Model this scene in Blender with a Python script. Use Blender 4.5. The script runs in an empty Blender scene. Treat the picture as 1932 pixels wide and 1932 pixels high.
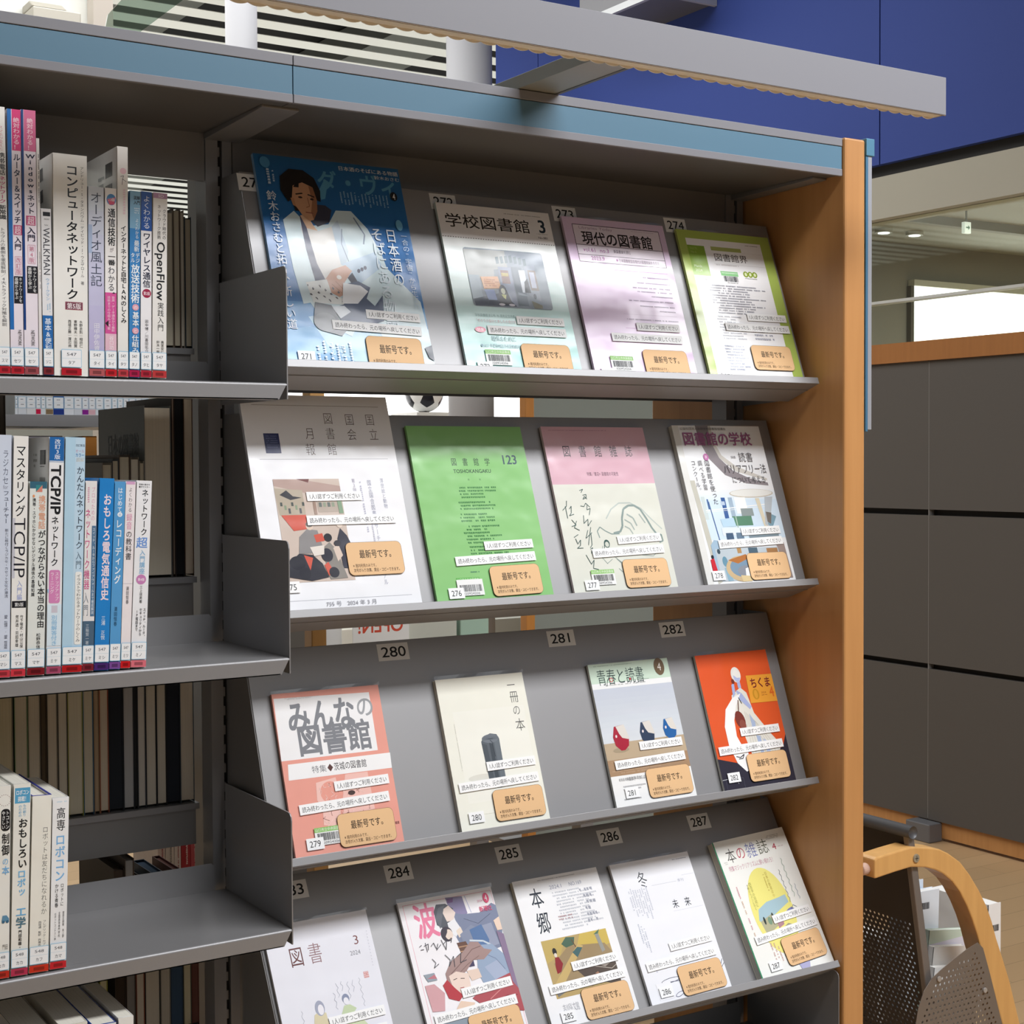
import bpy, math, random
from mathutils import Vector, Matrix, Euler
R = math.radians
random.seed(7)
scene = bpy.context.scene
COL = scene.collection

# ------------------------------------------------------------------ camera
cam_d = bpy.data.cameras.new('camera')
cam_d.sensor_fit = 'HORIZONTAL'; cam_d.sensor_width = 36.0
cam_d.lens = 36.0 * 2878.87 / 1932.0
cam_d.clip_start = 0.05; cam_d.clip_end = 200
cam_d.shift_y = -6.68 / 1932.0
cam = bpy.data.objects.new('camera', cam_d); COL.objects.link(cam)
_r = Vector((0.84249853, -0.53867443, -0.0051074)); _u = Vector((0.02046873, 0.0225365, 0.99953646)); _f = Vector((0.53830963, 0.84221254, -0.03001295))
cam.matrix_world = Matrix(((_r[0], _u[0], -_f[0], -0.76742), (_r[1], _u[1], -_f[1], -1.72398), (_r[2], _u[2], -_f[2], 1.46796), (0, 0, 0, 1)))
scene.camera = cam

# ------------------------------------------------------------------ world, lights, exposure
w = bpy.data.worlds.new('world'); scene.world = w; w.use_nodes = True
bg = w.node_tree.nodes['Background']; bg.inputs[0].default_value = (1.0, 0.97, 0.92, 1); bg.inputs[1].default_value = 0.06

def area(name, loc, rot, sx, sy, power, col=(1, 1, 1)):
    d = bpy.data.lights.new(name, 'AREA'); d.shape = 'RECTANGLE'; d.size = sx; d.size_y = sy; d.energy = power; d.color = col
    o = bpy.data.objects.new(name, d); COL.objects.link(o); o.location = loc; o.rotation_euler = rot
    return o
# row of ceiling fluorescents over the aisle in front of the bookcase
area('aisle_light', (1.5, -1.6, 3.35), (R(-8), 0, 0), 3.0, 0.55, 125, (0.97, 0.98, 1.0))
# soft fill added behind the camera for the blue wall and panels
area('front_fill', (2.6, -4.2, 3.6), (R(52), 0, R(20)), 5.0, 2.5, 28, (0.95, 0.98, 1.0))
# added uplight, hidden behind the bookcases, to whiten the slat undersides
area('slat_fill_light', (4.0, 14.0, 0.5), (R(180), 0, 0), 26.0, 16.0, 900, (0.97, 1.0, 0.97))
area('overhead_fill', (1.0, 4.5, 4.2), (0, 0, 0), 3.5, 5.0, 150, (1, 1, 1))  # added overhead fill to brighten the blue wall
area('office_light', (6.4, 1.8, 2.84), (0, 0, 0), 3.0, 4.0, 210, (1, 1, .93))

vs = scene.view_settings
vs.view_transform = 'Standard'; vs.look = 'None'; vs.exposure = 0.38; vs.gamma = 1.0; vs.use_curve_mapping = False
scene.cycles.use_denoising = True
scene.cycles.max_bounces = 6

# ------------------------------------------------------------------ materials
def lin(h):
    h = h.lstrip('#')
    if len(h) == 3: h = ''.join(q * 2 for q in h)
    c = [int(h[i:i + 2], 16) / 255 for i in (0, 2, 4)]
    return tuple((x / 12.92 if x <= .04045 else ((x + .055) / 1.055) ** 2.4) for x in c) + (1,)
MATS = {}
def M(c, kind='paper'):
    k = (c, kind)
    if k in MATS: return MATS[k]
    m = bpy.data.materials.new(kind + '_' + c.strip('#')); m.use_nodes = True
    nt = m.node_tree; b = nt.nodes['Principled BSDF']
    b.inputs['Base Color'].default_value = lin(c)
    N = lambda t: nt.nodes.new(t)
    if kind == 'paper':
        b.inputs['Roughness'].default_value = .55; b.inputs['Specular IOR Level'].default_value = .25
    elif kind == 'film':      # printed cover under clear plastic film
        b.inputs['Roughness'].default_value = .2; b.inputs['Specular IOR Level'].default_value = .32
        tc = N('ShaderNodeTexCoord'); no = N('ShaderNodeTexNoise'); no.inputs['Scale'].default_value = 13
        bu = N('ShaderNodeBump'); bu.inputs['Strength'].default_value = .35; bu.inputs['Distance'].default_value = .010
        nt.links.new(tc.outputs['Object'], no.inputs['Vector']); nt.links.new(no.outputs['Fac'], bu.inputs['Height'])
        nt.links.new(bu.outputs['Normal'], b.inputs['Normal'])
    elif kind == 'paint':
        b.inputs['Roughness'].default_value = .45
    elif kind == 'metal':     # powder coated steel
        b.inputs['Roughness'].default_value = .46; b.inputs['Metallic'].default_value = .42; b.inputs['Specular IOR Level'].default_value = .45
        tc = N('ShaderNodeTexCoord'); no = N('ShaderNodeTexNoise'); no.inputs['Scale'].default_value = 900
        bu = N('ShaderNodeBump'); bu.inputs['Strength'].default_value = .08; bu.inputs['Distance'].default_value = .0004
        nt.links.new(tc.outputs['Object'], no.inputs['Vector']); nt.links.new(no.outputs['Fac'], bu.inputs['Height'])
        nt.links.new(bu.outputs['Normal'], b.inputs['Normal'])
    elif kind == 'wood':
        b.inputs['Roughness'].default_value = .42
        tc = N('ShaderNodeTexCoord'); mp = N('ShaderNodeMapping'); mp.inputs['Scale'].default_value = (26, 26, 1.6)
        no = N('ShaderNodeTexNoise'); no.inputs['Scale'].default_value = 2.2; no.inputs['Detail'].default_value = 6
        cr = N('ShaderNodeValToRGB'); c0 = lin(c)
        cr.color_ramp.elements[0].color = (c0[0] * .93, c0[1] * .91, c0[2] * .88, 1); cr.color_ramp.elements[0].position = .3
        cr.color_ramp.elements[1].color = (min(1, c0[0] * 1.04), min(1, c0[1] * 1.05), min(1, c0[2] * 1.06), 1); cr.color_ramp.elements[1].position = .7
        nt.links.new(tc.outputs['Object'], mp.inputs['Vector']); nt.links.new(mp.outputs['Vector'], no.inputs['Vector'])
        nt.links.new(no.outputs['Fac'], cr.inputs['Fac']); nt.links.new(cr.outputs['Color'], b.inputs['Base Color'])
    elif kind == 'floor':
        b.inputs['Roughness'].default_value = .35
        tc = N('ShaderNodeTexCoord'); br = N('ShaderNodeTexBrick'); c0 = lin(c)
        br.inputs['Scale'].default_value = 1; br.inputs['Brick Width'].default_value = 1.8; br.inputs['Row Height'].default_value = .11
        br.inputs['Mortar Size'].default_value = .0015; br.inputs['Color1'].default_value = c0
        br.inputs['Color2'].default_value = (c0[0] * .88, c0[1] * .86, c0[2] * .84, 1); br.inputs['Mortar'].default_value = (c0[0] * .6, c0[1] * .58, c0[2] * .55, 1)
        nt.links.new(tc.outputs['Object'], br.inputs['Vector']); nt.links.new(br.outputs['Color'], b.inputs['Base Color'])
    elif kind == 'pages':     # cut edges of a paper block
        b.inputs['Roughness'].default_value = .8; b.inputs['Specular IOR Level'].default_value = .1
        tc = N('ShaderNodeTexCoord'); mp = N('ShaderNodeMapping'); mp.inputs['Scale'].default_value = (2500, 3, 3)
        no = N('ShaderNodeTexNoise'); no.inputs['Scale'].default_value = 1; c0 = lin(c)
        cr = N('ShaderNodeValToRGB'); cr.color_ramp.elements[0].color = (c0[0] * .86, c0[1] * .86, c0[2] * .85, 1); cr.color_ramp.elements[1].color = c0
        cr.color_ramp.elements[0].position = .3; cr.color_ramp.elements[1].position = .6
        nt.links.new(tc.outputs['Object'], mp.inputs['Vector']); nt.links.new(mp.outputs['Vector'], no.inputs['Vector'])
        nt.links.new(no.outputs['Fac'], cr.inputs['Fac']); nt.links.new(cr.outputs['Color'], b.inputs['Base Color'])
    elif kind == 'wall':
        b.inputs['Roughness'].default_value = .75
        tc = N('ShaderNodeTexCoord'); no = N('ShaderNodeTexNoise'); no.inputs['Scale'].default_value = 40
        bu = N('ShaderNodeBump'); bu.inputs['Strength'].default_value = .05
        nt.links.new(tc.outputs['Object'], no.inputs['Vector']); nt.links.new(no.outputs['Fac'], bu.inputs['Height']); nt.links.new(bu.outputs['Normal'], b.inputs['Normal'])
    elif kind == 'glass':
        b.inputs['Transmission Weight'].default_value = 1; b.inputs['Roughness'].default_value = 0; b.inputs['IOR'].default_value = 1.45
        out = nt.nodes['Material Output']; tr = N('ShaderNodeBsdfTransparent'); tr.inputs[0].default_value = lin(c)
        gl = N('ShaderNodeBsdfGlossy'); gl.inputs['Roughness'].default_value = .02
        fr = N('ShaderNodeFresnel'); fr.inputs[0].default_value = 1.4; mx = N('ShaderNodeMixShader')
        nt.links.new(fr.outputs[0], mx.inputs[0]); nt.links.new(tr.outputs[0], mx.inputs[1]); nt.links.new(gl.outputs[0], mx.inputs[2]); nt.links.new(mx.outputs[0], out.inputs[0])
    elif kind == 'sleeve':
        out = nt.nodes['Material Output']; tr = N('ShaderNodeBsdfTransparent'); gl = N('ShaderNodeBsdfGlossy'); gl.inputs['Roughness'].default_value = .2
        mx = N('ShaderNodeMixShader'); mx.inputs[0].default_value = .10
        nt.links.new(tr.outputs[0], mx.inputs[1]); nt.links.new(gl.outputs[0], mx.inputs[2]); nt.links.new(mx.outputs[0], out.inputs[0])
    elif kind.startswith('glow'):
        b.inputs['Emission Color'].default_value = lin(c); b.inputs['Emission Strength'].default_value = float(kind[4:])
    MATS[k] = m
    return m

# ------------------------------------------------------------------ mesh builder
class MB:
    def __init__(s): s.v = []; s.f = []; s.m = []; s.mats = []
    def mi(s, m):
        if m not in s.mats: s.mats.append(m)
        return s.mats.index(m)
    def face(s, pts, m):
        i = len(s.v); s.v += [tuple(p) for p in pts]; s.f.append(tuple(range(i, i + len(pts)))); s.m.append(s.mi(m))
    def box(s, x0, x1, y0, y1, z0, z1, m):
        i = len(s.v); k = s.mi(m)
        s.v += [(x, y, z) for x in (x0, x1) for y in (y0, y1) for z in (z0, z1)]
        for q in ((0, 1, 3, 2), (4, 6, 7, 5), (0, 4, 5, 1), (2, 3, 7, 6), (0, 2, 6, 4), (1, 5, 7, 3)):
            s.f.append(tuple(i + a for a in q)); s.m.append(k)
    def prism(s, pts, axis, a, b, m):
        """2D outline pts swept along axis from a to b; other axes keep order x,y,z"""
        i = len(s.v); n = len(pts); k = s.mi(m)
        for t in (a, b):
            for p, q in pts:
                s.v.append((t, p, q) if axis == 'x' else (p, t, q) if axis == 'y' else (p, q, t))
        s.f += [tuple(i + j for j in range(n)), tuple(i + n + j for j in reversed(range(n)))]; s.m += [k, k]
        for j in range(n):
            s.f.append((i + j, i + n + j, i + n + (j + 1) % n, i + (j + 1) % n)); s.m.append(k)
    def cyl(s, c, r, a, b, axis, m, n=20):
        s.prism([(c[0] + r * math.cos(2 * math.pi * j / n), c[1] + r * math.sin(2 * math.pi * j / n)) for j in range(n)], axis, a, b, m)
    def tube(s, path, r, m, n=10):
        i = len(s.v); k = s.mi(m); P = [Vector(p) for p in path]
        for j, p in enumerate(P):
            t = (P[min(j + 1, len(P) - 1)] - P[max(j - 1, 0)]).normalized()
            a = t.cross(Vector((0, 0, 1)) if abs(t.z) < .9 else Vector((1, 0, 0))).normalized(); b = t.cross(a)
            for q in range(n): s.v.append(tuple(p + a * r * math.cos(2 * math.pi * q / n) + b * r * math.sin(2 * math.pi * q / n)))
        for j in range(len(P) - 1):
            for q in range(n):
                s.f.append((i + j * n + q, i + j * n + (q + 1) % n, i + (j + 1) * n + (q + 1) % n, i + (j + 1) * n + q)); s.m.append(k)
        s.f += [tuple(i + q for q in range(n)), tuple(i + (len(P) - 1) * n + q for q in reversed(range(n)))]; s.m += [k, k]
    def build(s, name, parent=None, bevel=0, smooth=False, **props):
        me = bpy.data.meshes.new(name); me.from_pydata(s.v, [], s.f)
        for m in s.mats: me.materials.append(m)
        me.polygons.foreach_set('material_index', s.m)
        if smooth: me.polygons.foreach_set('use_smooth', [True] * len(s.f))
        me.update()
        o = bpy.data.objects.new(name, me); COL.objects.link(o)
        if parent: o.parent = parent
        if bevel:
            b = o.modifiers.new('bevel', 'BEVEL'); b.width = bevel; b.segments = 2; b.limit_method = 'ANGLE'
        for k, v in props.items(): o[k] = v
        return o
def empty(name, loc, rot=(0, 0, 0), parent=None, **props):
    o = bpy.data.objects.new(name, None); o.empty_display_size = .05; COL.objects.link(o)
    o.location = loc; o.rotation_euler = rot
    if parent: o.parent = parent
    for k, v in props.items(): o[k] = v
    return o

# ------------------------------------------------------------------ lettering: outlines of the built-in font, laid flat on a surface
_tc = bpy.data.curves.new('glyph', 'FONT'); _to = bpy.data.objects.new('glyph', _tc); COL.objects.link(_to)
_tc.dimensions = '2D'; _tc.fill_mode = 'BOTH'
GL = {}
def _mesh(s):
    _tc.body = s; bpy.context.view_layer.update()
    me = _to.to_mesh(); v = [(p.co.x, p.co.y) for p in me.vertices]; f = [tuple(p.vertices) for p in me.polygons]; _to.to_mesh_clear()
    return v, f
def wide(c): return ord(c) > 0x2e7f or c in '※×・／'
def glyph(c, bold, res):
    k = (c, round(bold, 3), res)
    if k not in GL:
        if c in ' \u3000': GL[k] = ([], [], 1.0 if c == '\u3000' else .33, 1)
        else:
            _tc.resolution_u = res; _tc.offset = 0
            adv = 1.0
            if not wide(c):
                a = _mesh(c + '|')[0]; b = _mesh('|')[0]
                adv = max(p[0] for p in a) - max(p[0] for p in b)
            _tc.offset = min(0, bold)
            v, f = _mesh(c); n0 = len(v)
            if bold > 0:                  # heavier strokes: the same outline struck several times
                q = bold * .5; D = [(-q, -q), (q, -q), (q, q), (-q, q)] + ([(0, 0)] if bold > .025 else []); n = len(v)
                f = [tuple(i + n * j for i in t) for j in range(len(D)) for t in f]; v = [(x + dx, y + dy) for dx, dy in D for x, y in v]
            GL[k] = (v, f, adv, max(1, n0))
    return GL[k]
ROT = 'ー～〜｜|-（）()「」：…'
class Art:
    """flat print on a face: u right, v down, millimetres from the top left corner O; each call prints over the earlier ones"""
    def __init__(s, mb, O, du, dv, n, kind='film', lift=.06):
        s.mb = mb; s.O = Vector(O); s.du = Vector(du); s.dv = Vector(dv); s.n = Vector(n); s.k = 0; s.kind = kind; s.lift = lift
    def P(s, u, v): return s.O + (s.du * u + s.dv * v + s.n * (s.k * s.lift)) * .001
    def p(s, pts, c):
        s.k += 1; s.mb.face([s.P(*q) for q in pts], M(c, s.kind))
    def r(s, a, b, c, d, col): s.p([(a, b), (a, d), (c, d), (c, b)], col)
    def rr(s, a, b, c, d, rad, col):
        pts = []
        for cx, cy, t0 in ((a + rad, b + rad, 180), (c - rad, b + rad, 270), (c - rad, d - rad, 0), (a + rad, d - rad, 90)):
            for j in range(5): t = R(t0 + 22.5 * j); pts.append((cx + rad * math.cos(t), cy + rad * math.sin(t)))
        s.p(pts[::-1], col)
    def e(s, cx, cy, rx, ry, col, rot=0, n=22):
        ca, sa = math.cos(R(rot)), math.sin(R(rot)); pts = []
        for j in range(n):
            t = -2 * math.pi * j / n; x, y = rx * math.cos(t), ry * math.sin(t); pts.append((cx + x * ca - y * sa, cy + x * sa + y * ca))
        s.p(pts, col)
    def l(s, pts, wd, col):
        s.k += 1; m = M(col, s.kind)
        for (a, b), (c, d) in zip(pts, pts[1:]):
            L = math.hypot(c - a, d - b) or 1; x, y = -(d - b) / L * wd / 2, (c - a) / L * wd / 2
            s.mb.face([s.P(a + x, b + y), s.P(a - x, b - y), s.P(c - x, d - y), s.P(c + x, d + y)], m)
    def fr(s, a, b, c, d, wd, col): s.l([(a, b), (c, b), (c, d), (a, d), (a, b)], wd, col)
    def bar(s, a, b, c, d, col='#33363c'):
        s.k += 1; m = M(col, s.kind); x = a; rn = random.Random(int(a * 31 + b * 7))
        while x < c:
            wd = rn.choice((.35, .35, .7, 1.0)); s.mb.face([s.P(x, b), s.P(x, d), s.P(min(c, x + wd), d), s.P(min(c, x + wd), b)], m); x += wd + rn.choice((.4, .4, .8))
    def marks(s, a, b, c, d, n, col, v=False, seed=1, fill=.62, ragged=True):
        """rows (or columns) of print too small to read"""
        s.k += 1; m = M(col, s.kind); rn = random.Random(seed)
        A, B = (d - b, c - a) if v else (c - a, d - b)
        st = B / n; h = st * .55
        for i in range(n):
            o = i * st; x = rn.uniform(0, .12) * A if ragged else 0; end = A * (rn.uniform(.6, 1) if ragged else 1)
            while x < end:
                L = h * rn.uniform(.5, .95)
                if rn.random() < .88:
                    q = [(x, o), (x, o + h * rn.uniform(.5, 1)), (x + L, o + h), (x + L, o)]
                    q = [(c - y - 0, b + z) if v else (a + z, b + y) for z, y in q]
                    if v: q = q[::-1]
                    s.mb.face([s.P(*t) for t in q], m)
                x += L + h * .3
    def t(s, tx, a, b, c, d, col, bold=0.0, v=0, mir=False, slant=0):
        """text filling the box (a,b)-(c,d); v=0 along u, v=1 stacked downwards, v=2 a line turned to run down"""
        s.k += 1; m = M(col, s.kind); big = min(c - a, d - b) if v != 1 else (c - a)
        res = 2 if big < 7 else 3 if big < 14 else 5
        gs = [(ch, glyph(ch, bold, res)) for ch in tx]; mb = s.mb; k = mb.mi(m)
        caps = all(not wide(ch) for ch in tx)
        def put(g, fn):
            i = len(mb.v); mb.v += [tuple(s.P(*fn(x, y)) + s.n * (j // g[3] * 6e-6)) for j, (x, y) in enumerate(g[0])]
            for f in g[1]: mb.f.append(tuple(i + j for j in f)); mb.m.append(k)
        if v == 1:
            n = len(gs); ch_ = (d - b) / n; sx = (c - a)
            for i, (ch, g) in enumerate(gs):
                y0 = b + i * ch_
                if ch in ROT: put(g, lambda x, y: (a + sx * (.5 + (y - .38)), y0 + ch_ * x))
                elif ch in '。、': put(g, lambda x, y: (a + sx * (x + .6), y0 + ch_ * (.35 - y)))
                elif ch in 'ッャュョァィゥェォっゃゅょ': put(g, lambda x, y: (a + sx * (x + .06), y0 + ch_ * (.82 - y)))
                elif not wide(ch): put(g, lambda x, y: (a + sx * (.5 + (x - g[2] / 2)), y0 + ch_ * (.86 - y)))
                else: put(g, lambda x, y: (a + sx * x, y0 + ch_ * (.88 - y)))
        else:
            tot = sum(g[2] for _, g in gs); base, hh = (0, .72) if caps else (-.12, 1.0)
            L, H = ((c - a), (d - b)) if v == 0 else ((d - b), (c - a))
            sx = L / tot; sy = H / hh; x0 = 0
            for ch, g in gs:
                if v == 0:
                    if mir: put(g, lambda x, y: (c - sx * (x0 + x), d - sy * (y - base)))
                    else: put(g, lambda x, y: (a + sx * (x0 + x) + slant * sy * y, d - sy * (y - base)))
                else: put(g, lambda x, y: (a + sy * (y - base), b + sx * (x0 + x)))
                x0 += g[2]

# ------------------------------------------------------------------ colours of the place
STEEL = M('#929192', 'metal'); STEEL_SHADE = M('#878584', 'metal'); BAND = M('#587d94', 'paint'); TRIMG = M('#828288', 'paint')  # second steel is the same paint with shade put into its colour
WOOD = M('#bf8a54', 'wood'); WOODL = M('#d3a262', 'wood'); BLUE = M('#2a4290', 'wall'); PANEL = M('#56514c', 'wall')
WHITEW = M('#dcdcd6', 'wall'); BEIGE = M('#aca899', 'wall'); DARK = M('#1a1a1b', 'wall')
def struct(mb, name, **k): return mb.build(name, kind='structure', **k)

# ------------------------------------------------------------------ the room
X0 = 3.76
b = MB(); b.box(-7, 10, -7, 26, -.05, 0, M('#c4a47c', 'floor')); struct(b, 'floor')
b = MB()
for i in range(62):
    y = 4.6 + i * .335
    b.box(-9, 14, y, y + .180, 4.470, 4.474, M('#e9ece8', 'wall'))
b.box(-9, 14, 3.5, 26, 4.86, 4.9, M('#0c0c0d', 'wall'))
for x in (-3.2, 2.6, 4.6, 9.5):                                   # runs of duct above the slats
    b.box(x, x + .55, 3.6, 26, 4.62, 4.85, M('#8d908a', 'metal'))
struct(b, 'ceiling')
# blue wall above the glazed office partition, in panels with a groove between
b = MB()
b.box(X0 + .02, X0 + .10, -5.0, 5.5, 2.66, 4.9, M('#141d52', 'wall'))
ys = [-5.0, -2.27, .18, 2.631, 5.08, 5.506]
for a, c in zip(ys, ys[1:]): b.box(X0, X0 + .03, a + .003, c - .003, 2.646, 4.9, BLUE)
struct(b, 'wall_blue')
b = MB(); b.box(X0 + .05, X0 + .12, -5, 5.0, 2.595, 2.66, M('#3c3a38', 'wall')); struct(b, 'trim_1')  # recessed strip coloured dark to put in the shade of the gap
b = MB(); b.box(X0, X0 + .14, -5, 5.0, 2.43, 2.596, BEIGE); struct(b, 'trim_2')
b = MB()                                                         # grey fabric panels under the glass
jy = [-4.6, -3.0, -.8, 2.372, 5.0]
b.box(X0 + .03, X0 + .10, -5, 5.0, .07, 1.853, M('#2a2826', 'wall'))
for a, c in zip(jy, jy[1:]):
    for z0, z1 in ((.076, .661), (.682, 1.256), (1.279, 1.853)):
        b.box(X0, X0 + .05, a + .0012, c - .0012, z0, z1, PANEL)
    b.box(X0 + .0004, X0 + .03, c - .0014, c + .0014, .08, 1.85, M('#8d8a86', 'wall'))
struct(b, 'wall_right')
b = MB(); b.box(X0 - .012, X0 + .12, -5, 5.0, 1.853, 1.930, M('#a36a32', 'wood')); struct(b, 'trim_3')
b = MB(); b.box(X0 + .012, X0 + .10, -5, 5.0, .012, .074, WOOD); struct(b, 'baseboard_right')
b = MB(); b.box(X0 + .05, X0 + .058, -5, 5.0, 1.93, 2.43, M('#eef4f0', 'glass')); 
pane = b.build('window_1', kind='structure')
b = MB(); b.box(X0 + .03, X0 + .08, -5, 5.0, 2.097, 2.108, M('#c9c9c4', 'metal')); b.build('transom', pane)
# the office behind the glass
b = MB(); b.box(X0 + .15, 9.5, 5.4, 5.45, 0, 3.0, M('#8b867c', 'wall'))
b.box(X0 + .15, 9.5, -4.9, 5.4, 2.90, 2.95, M('#a2a196', 'wall')); b.box(9.5, 9.55, -4.9, 5.4, 0, 3.0, M('#9b968c', 'wall'))
for y in (4.5, 3.4): b.box(X0 + .15, 9.4, y, y + .06, 2.85, 2.90, M('#8c8b82', 'wall'))
struct(b, 'wall_office')
b = MB(); b.box(6.92, 9.45, 5.37, 5.385, 1.2, 2.62, M('#ffffff', 'glow2.2')); win = b.build('window_2', kind='structure')
b = MB(); b.box(6.90, 9.46, 5.34, 5.395, 2.62, 2.66, M('#d8d6c8', 'metal')); b.box(6.89, 6.92, 5.36, 5.395, 1.0, 2.62, M('#6b655d', 'metal')); b.build('window_frame', win)
# far end of the hall: low white wall with daylight windows, and the white wall to the left
b = MB()
b.box(-9, 14, 25.8, 26, 0, 4.4, WHITEW); struct(b, 'wall_far')
b = MB(); b.box(2.6, 4.6, 6.2, 6.22, 1.50, 2.1, M('#ffffff', 'glow2.0')); win = b.build('window_3', kind='structure')
b = MB(); b.box(2.4, 4.65, 6.25, 6.3, 0, 1.50, WHITEW); b.box(2.4, 4.65, 6.19, 6.23, 1.48, 1.50, M('#c9c9c4', 'metal')); b.build('window_frame', win)
b = MB(); b.box(-3.2, 1.42, 5.2, 5.3, 3.0, 4.45, M('#e4e5df', 'wall')); struct(b, 'wall_left')
def column(x, y, r, nm):
    b = MB(); b.cyl((x, y), r, 0, 4.46, 'z', M('#a9a9ac', 'wall'), 36)
    o = b.build(nm, kind='structure', smooth=False)
    for p in o.data.polygons: p.use_smooth = len(p.vertices) == 4
column(3.285, 5.0, .117, 'trim_4'); column(2.045, 5.0, .074, 'trim_5')
b = MB(); b.box(1.38, 1.47, 5.10, 5.19, 0, 4.45, M('#c2b9ae', 'wall')); struct(b, 'trim_6')

def thing(mb, name, label, cat, group=None, **k):
    o = mb.build(name, **k); o['label'] = label; o['category'] = cat
    if group: o['group'] = group
    return o
b = MB(); b.box(1.09, 1.30, 5.02, 5.195, 3.30, 3.462, M('#b9b4a8', 'metal')); b.prism([(5.02, 3.462), (5.195, 3.462), (5.195, 3.50), (5.09, 3.50)], 'x', 1.09, 1.24, M('#a8a397', 'metal'))
thing(b, 'wall_speaker', 'beige box speaker mounted high on the white wall, over the left bookcase top', 'speaker', bevel=.006)
# frosted glass guard and its edge up by the ceiling slats
b = MB(); b.prism([(1.075, 3.10), (1.09, 3.17), (1.30, 3.42), (1.72, 3.52), (1.386, 3.27), (1.20, 3.11)], 'y', 4.0, 4.012, M('#cfdad4', 'glass')); struct(b, 'window_4')
# ceiling lamp box on the blue wall
lamp = empty('wall_light', (X0 - .17, 3.9, 3.52), label='dark grey box light fixed high on the blue wall, above the long grey light bar', category='light')
b = MB(); b.box(-.16, .17, -.27, .33, .012, .3, M('#77777a', 'metal')); b.build('housing', lamp, bevel=.004)
b = MB(); b.box(-.165, .168, -.28, -.262, 0, .3, M('#c4c6c8', 'metal')); b.box(-.165, -.145, -.28, .33, 0, .03, M('#c4c6c8', 'metal')); b.build('rim', lamp)
# exit sign and two ceiling downlights seen through the office glass
ex = empty('exit_sign', (6.08, 4.2, 2.783), label='small white and green exit sign with an arrow, hung in the glazed office', category='sign')
b = MB(); b.box(-.026, .026, -.012, .012, -.032, .032, M('#eef4ee', 'glow0.5')); b.build('panel', ex, bevel=.002)
b = MB(); A = Art(b, (-.026, -.0125, .026), (1, 0, 0), (0, 0, -1), (0, -1, 0), 'paper')
A.p([(10, 22), (10, 30), (28, 30), (28, 40), (43, 26), (28, 12), (28, 22)], '#5f8f74'); b.build('arrow', ex)
b = MB(); b.box(-.004, .004, -.004, .004, .032, .117, M('#9a9a96', 'metal')); b.build('hanger', ex)
for x, y in ((6.28, 5.02), (6.53, 5.0)):
    d = empty('downlight', (x, y, 2.896), label=('left' if x < 6.4 else 'right') + ' one of two small round ceiling lights seen through the office glass', category='light')
    b = MB(); b.cyl((0, 0), .055, -.02, .004, 'z', M('#c9c9c2', 'metal'), 20); b.build('ring', d)
    b = MB(); b.cyl((0, 0), .035, -.024, -.019, 'z', M('#ffffff', 'glow3'), 16); b.build('lens', d)

# ------------------------------------------------------------------ the double sided steel bookcase with a wooden end panel
WX = .878
case = empty('bookcase', (0, .16, 0), label='double-sided grey steel bookcase with blue top band and wooden end panel', category='bookcase')
def cpart(mb, name, parent=None, **k):
    o = mb.build(name, parent or case, **k)
    o.matrix_parent_inverse = Matrix.Translation((0, -.16, 0)) if parent is None else Matrix.Identity(4)
    return o
b = MB(); b.box(WX, .9205, -.0715, .395, 0, 1.9485, WOOD); cpart(b, 'end_panel', bevel=.0035, label='honey coloured wooden end panel')
hold = MB(); hold.box(.9215, .9265, -.0716, .36, 1.512, 1.945, M('#4f7d9c', 'metal')); hold.box(.9265, .9345, -.0714, .36, 1.515, 1.94, M('#a9abb2', 'metal'))
h = cpart(hold, 'sign_holder', bevel=.0006, label='blue and grey sign frame')
b = MB(); b.box(.9210, .938, -.0735, .365, 1.925, 1.951, M('#5b8ca6', 'metal')); b.build('cap', h, bevel=.001)
for x0, x1 in ((-.905, -.0108), (-.0098, .8765)):
    b = MB(); b.box(x0, x1, -.064, .388, 1.893, 1.9455, M('#6b6866', 'metal'))  # same paint, body darkened to put the underside's shade into the colour
    b.box(x0, x1, -.068, -.062, 1.9350, 1.9470, TRIMG); b.box(x0, x1, -.068, -.062, 1.891, 1.9012, TRIMG)
    b.box(x0, x1, -.062, .388, 1.9455, 1.947, TRIMG)
    c = cpart(b, 'canopy_board', bevel=.0006)
    b = MB(); b.box(x0 + .0002, x1 - .0002, -.0668, -.060, 1.9014, 1.9342, BAND); b.build('blue_band', c, label='dusty blue band')
for x0, x1 in ((-.036, .012), (.848, .8765), (-.905, -.875)):
    b = MB(); b.prism([(-.035, 1.893), (.15, 1.893), (.15, 1.885), (-.02, 1.889), (-.035, 1.890)], 'x', x0, x1, STEEL_SHADE); cpart(b, 'canopy_bracket', bevel=.0006)
def upright(x):
    b = MB()
    for a, c in ((x - .017, x - .0005), (x + .0055, x + .0185)): b.box(a, c, .150, .185, 0, 1.893, STEEL)
    b.box(x - .0005, x + .0055, .156, .183, 0, 1.893, DARK)
    for i in range(74): b.box(x - .0005, x + .0022, .1505, .157, .04 + i * .025, .052 + i * .025, STEEL_SHADE)
    cpart(b, 'upright')
for x in (-.0175, -.903, .855): upright(x)
for x0, x1 in ((-.89, -.0355), (.003, .84)):
    b = MB(); b.box(x0, x1, .152, .158, 1.832, 1.893, STEEL_SHADE); cpart(b, 'top_rail')
def bracket(x, parent, z, y0=-.066, y1=.138, h=.138, m=STEEL):
    b = MB(); pts = [(y0, -.019), (y0, h - .009)] + [(y0 + .009 - .009 * math.cos(R(t)), h - .009 + .009 * math.sin(R(t))) for t in (30, 60, 90)] + [(y1, h), (y1, -.019)]
    b.prism([(y, z + q) for y, q in pts], 'x', x - .0007, x + .0007, m); return b.build('side_bracket', parent)
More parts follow.
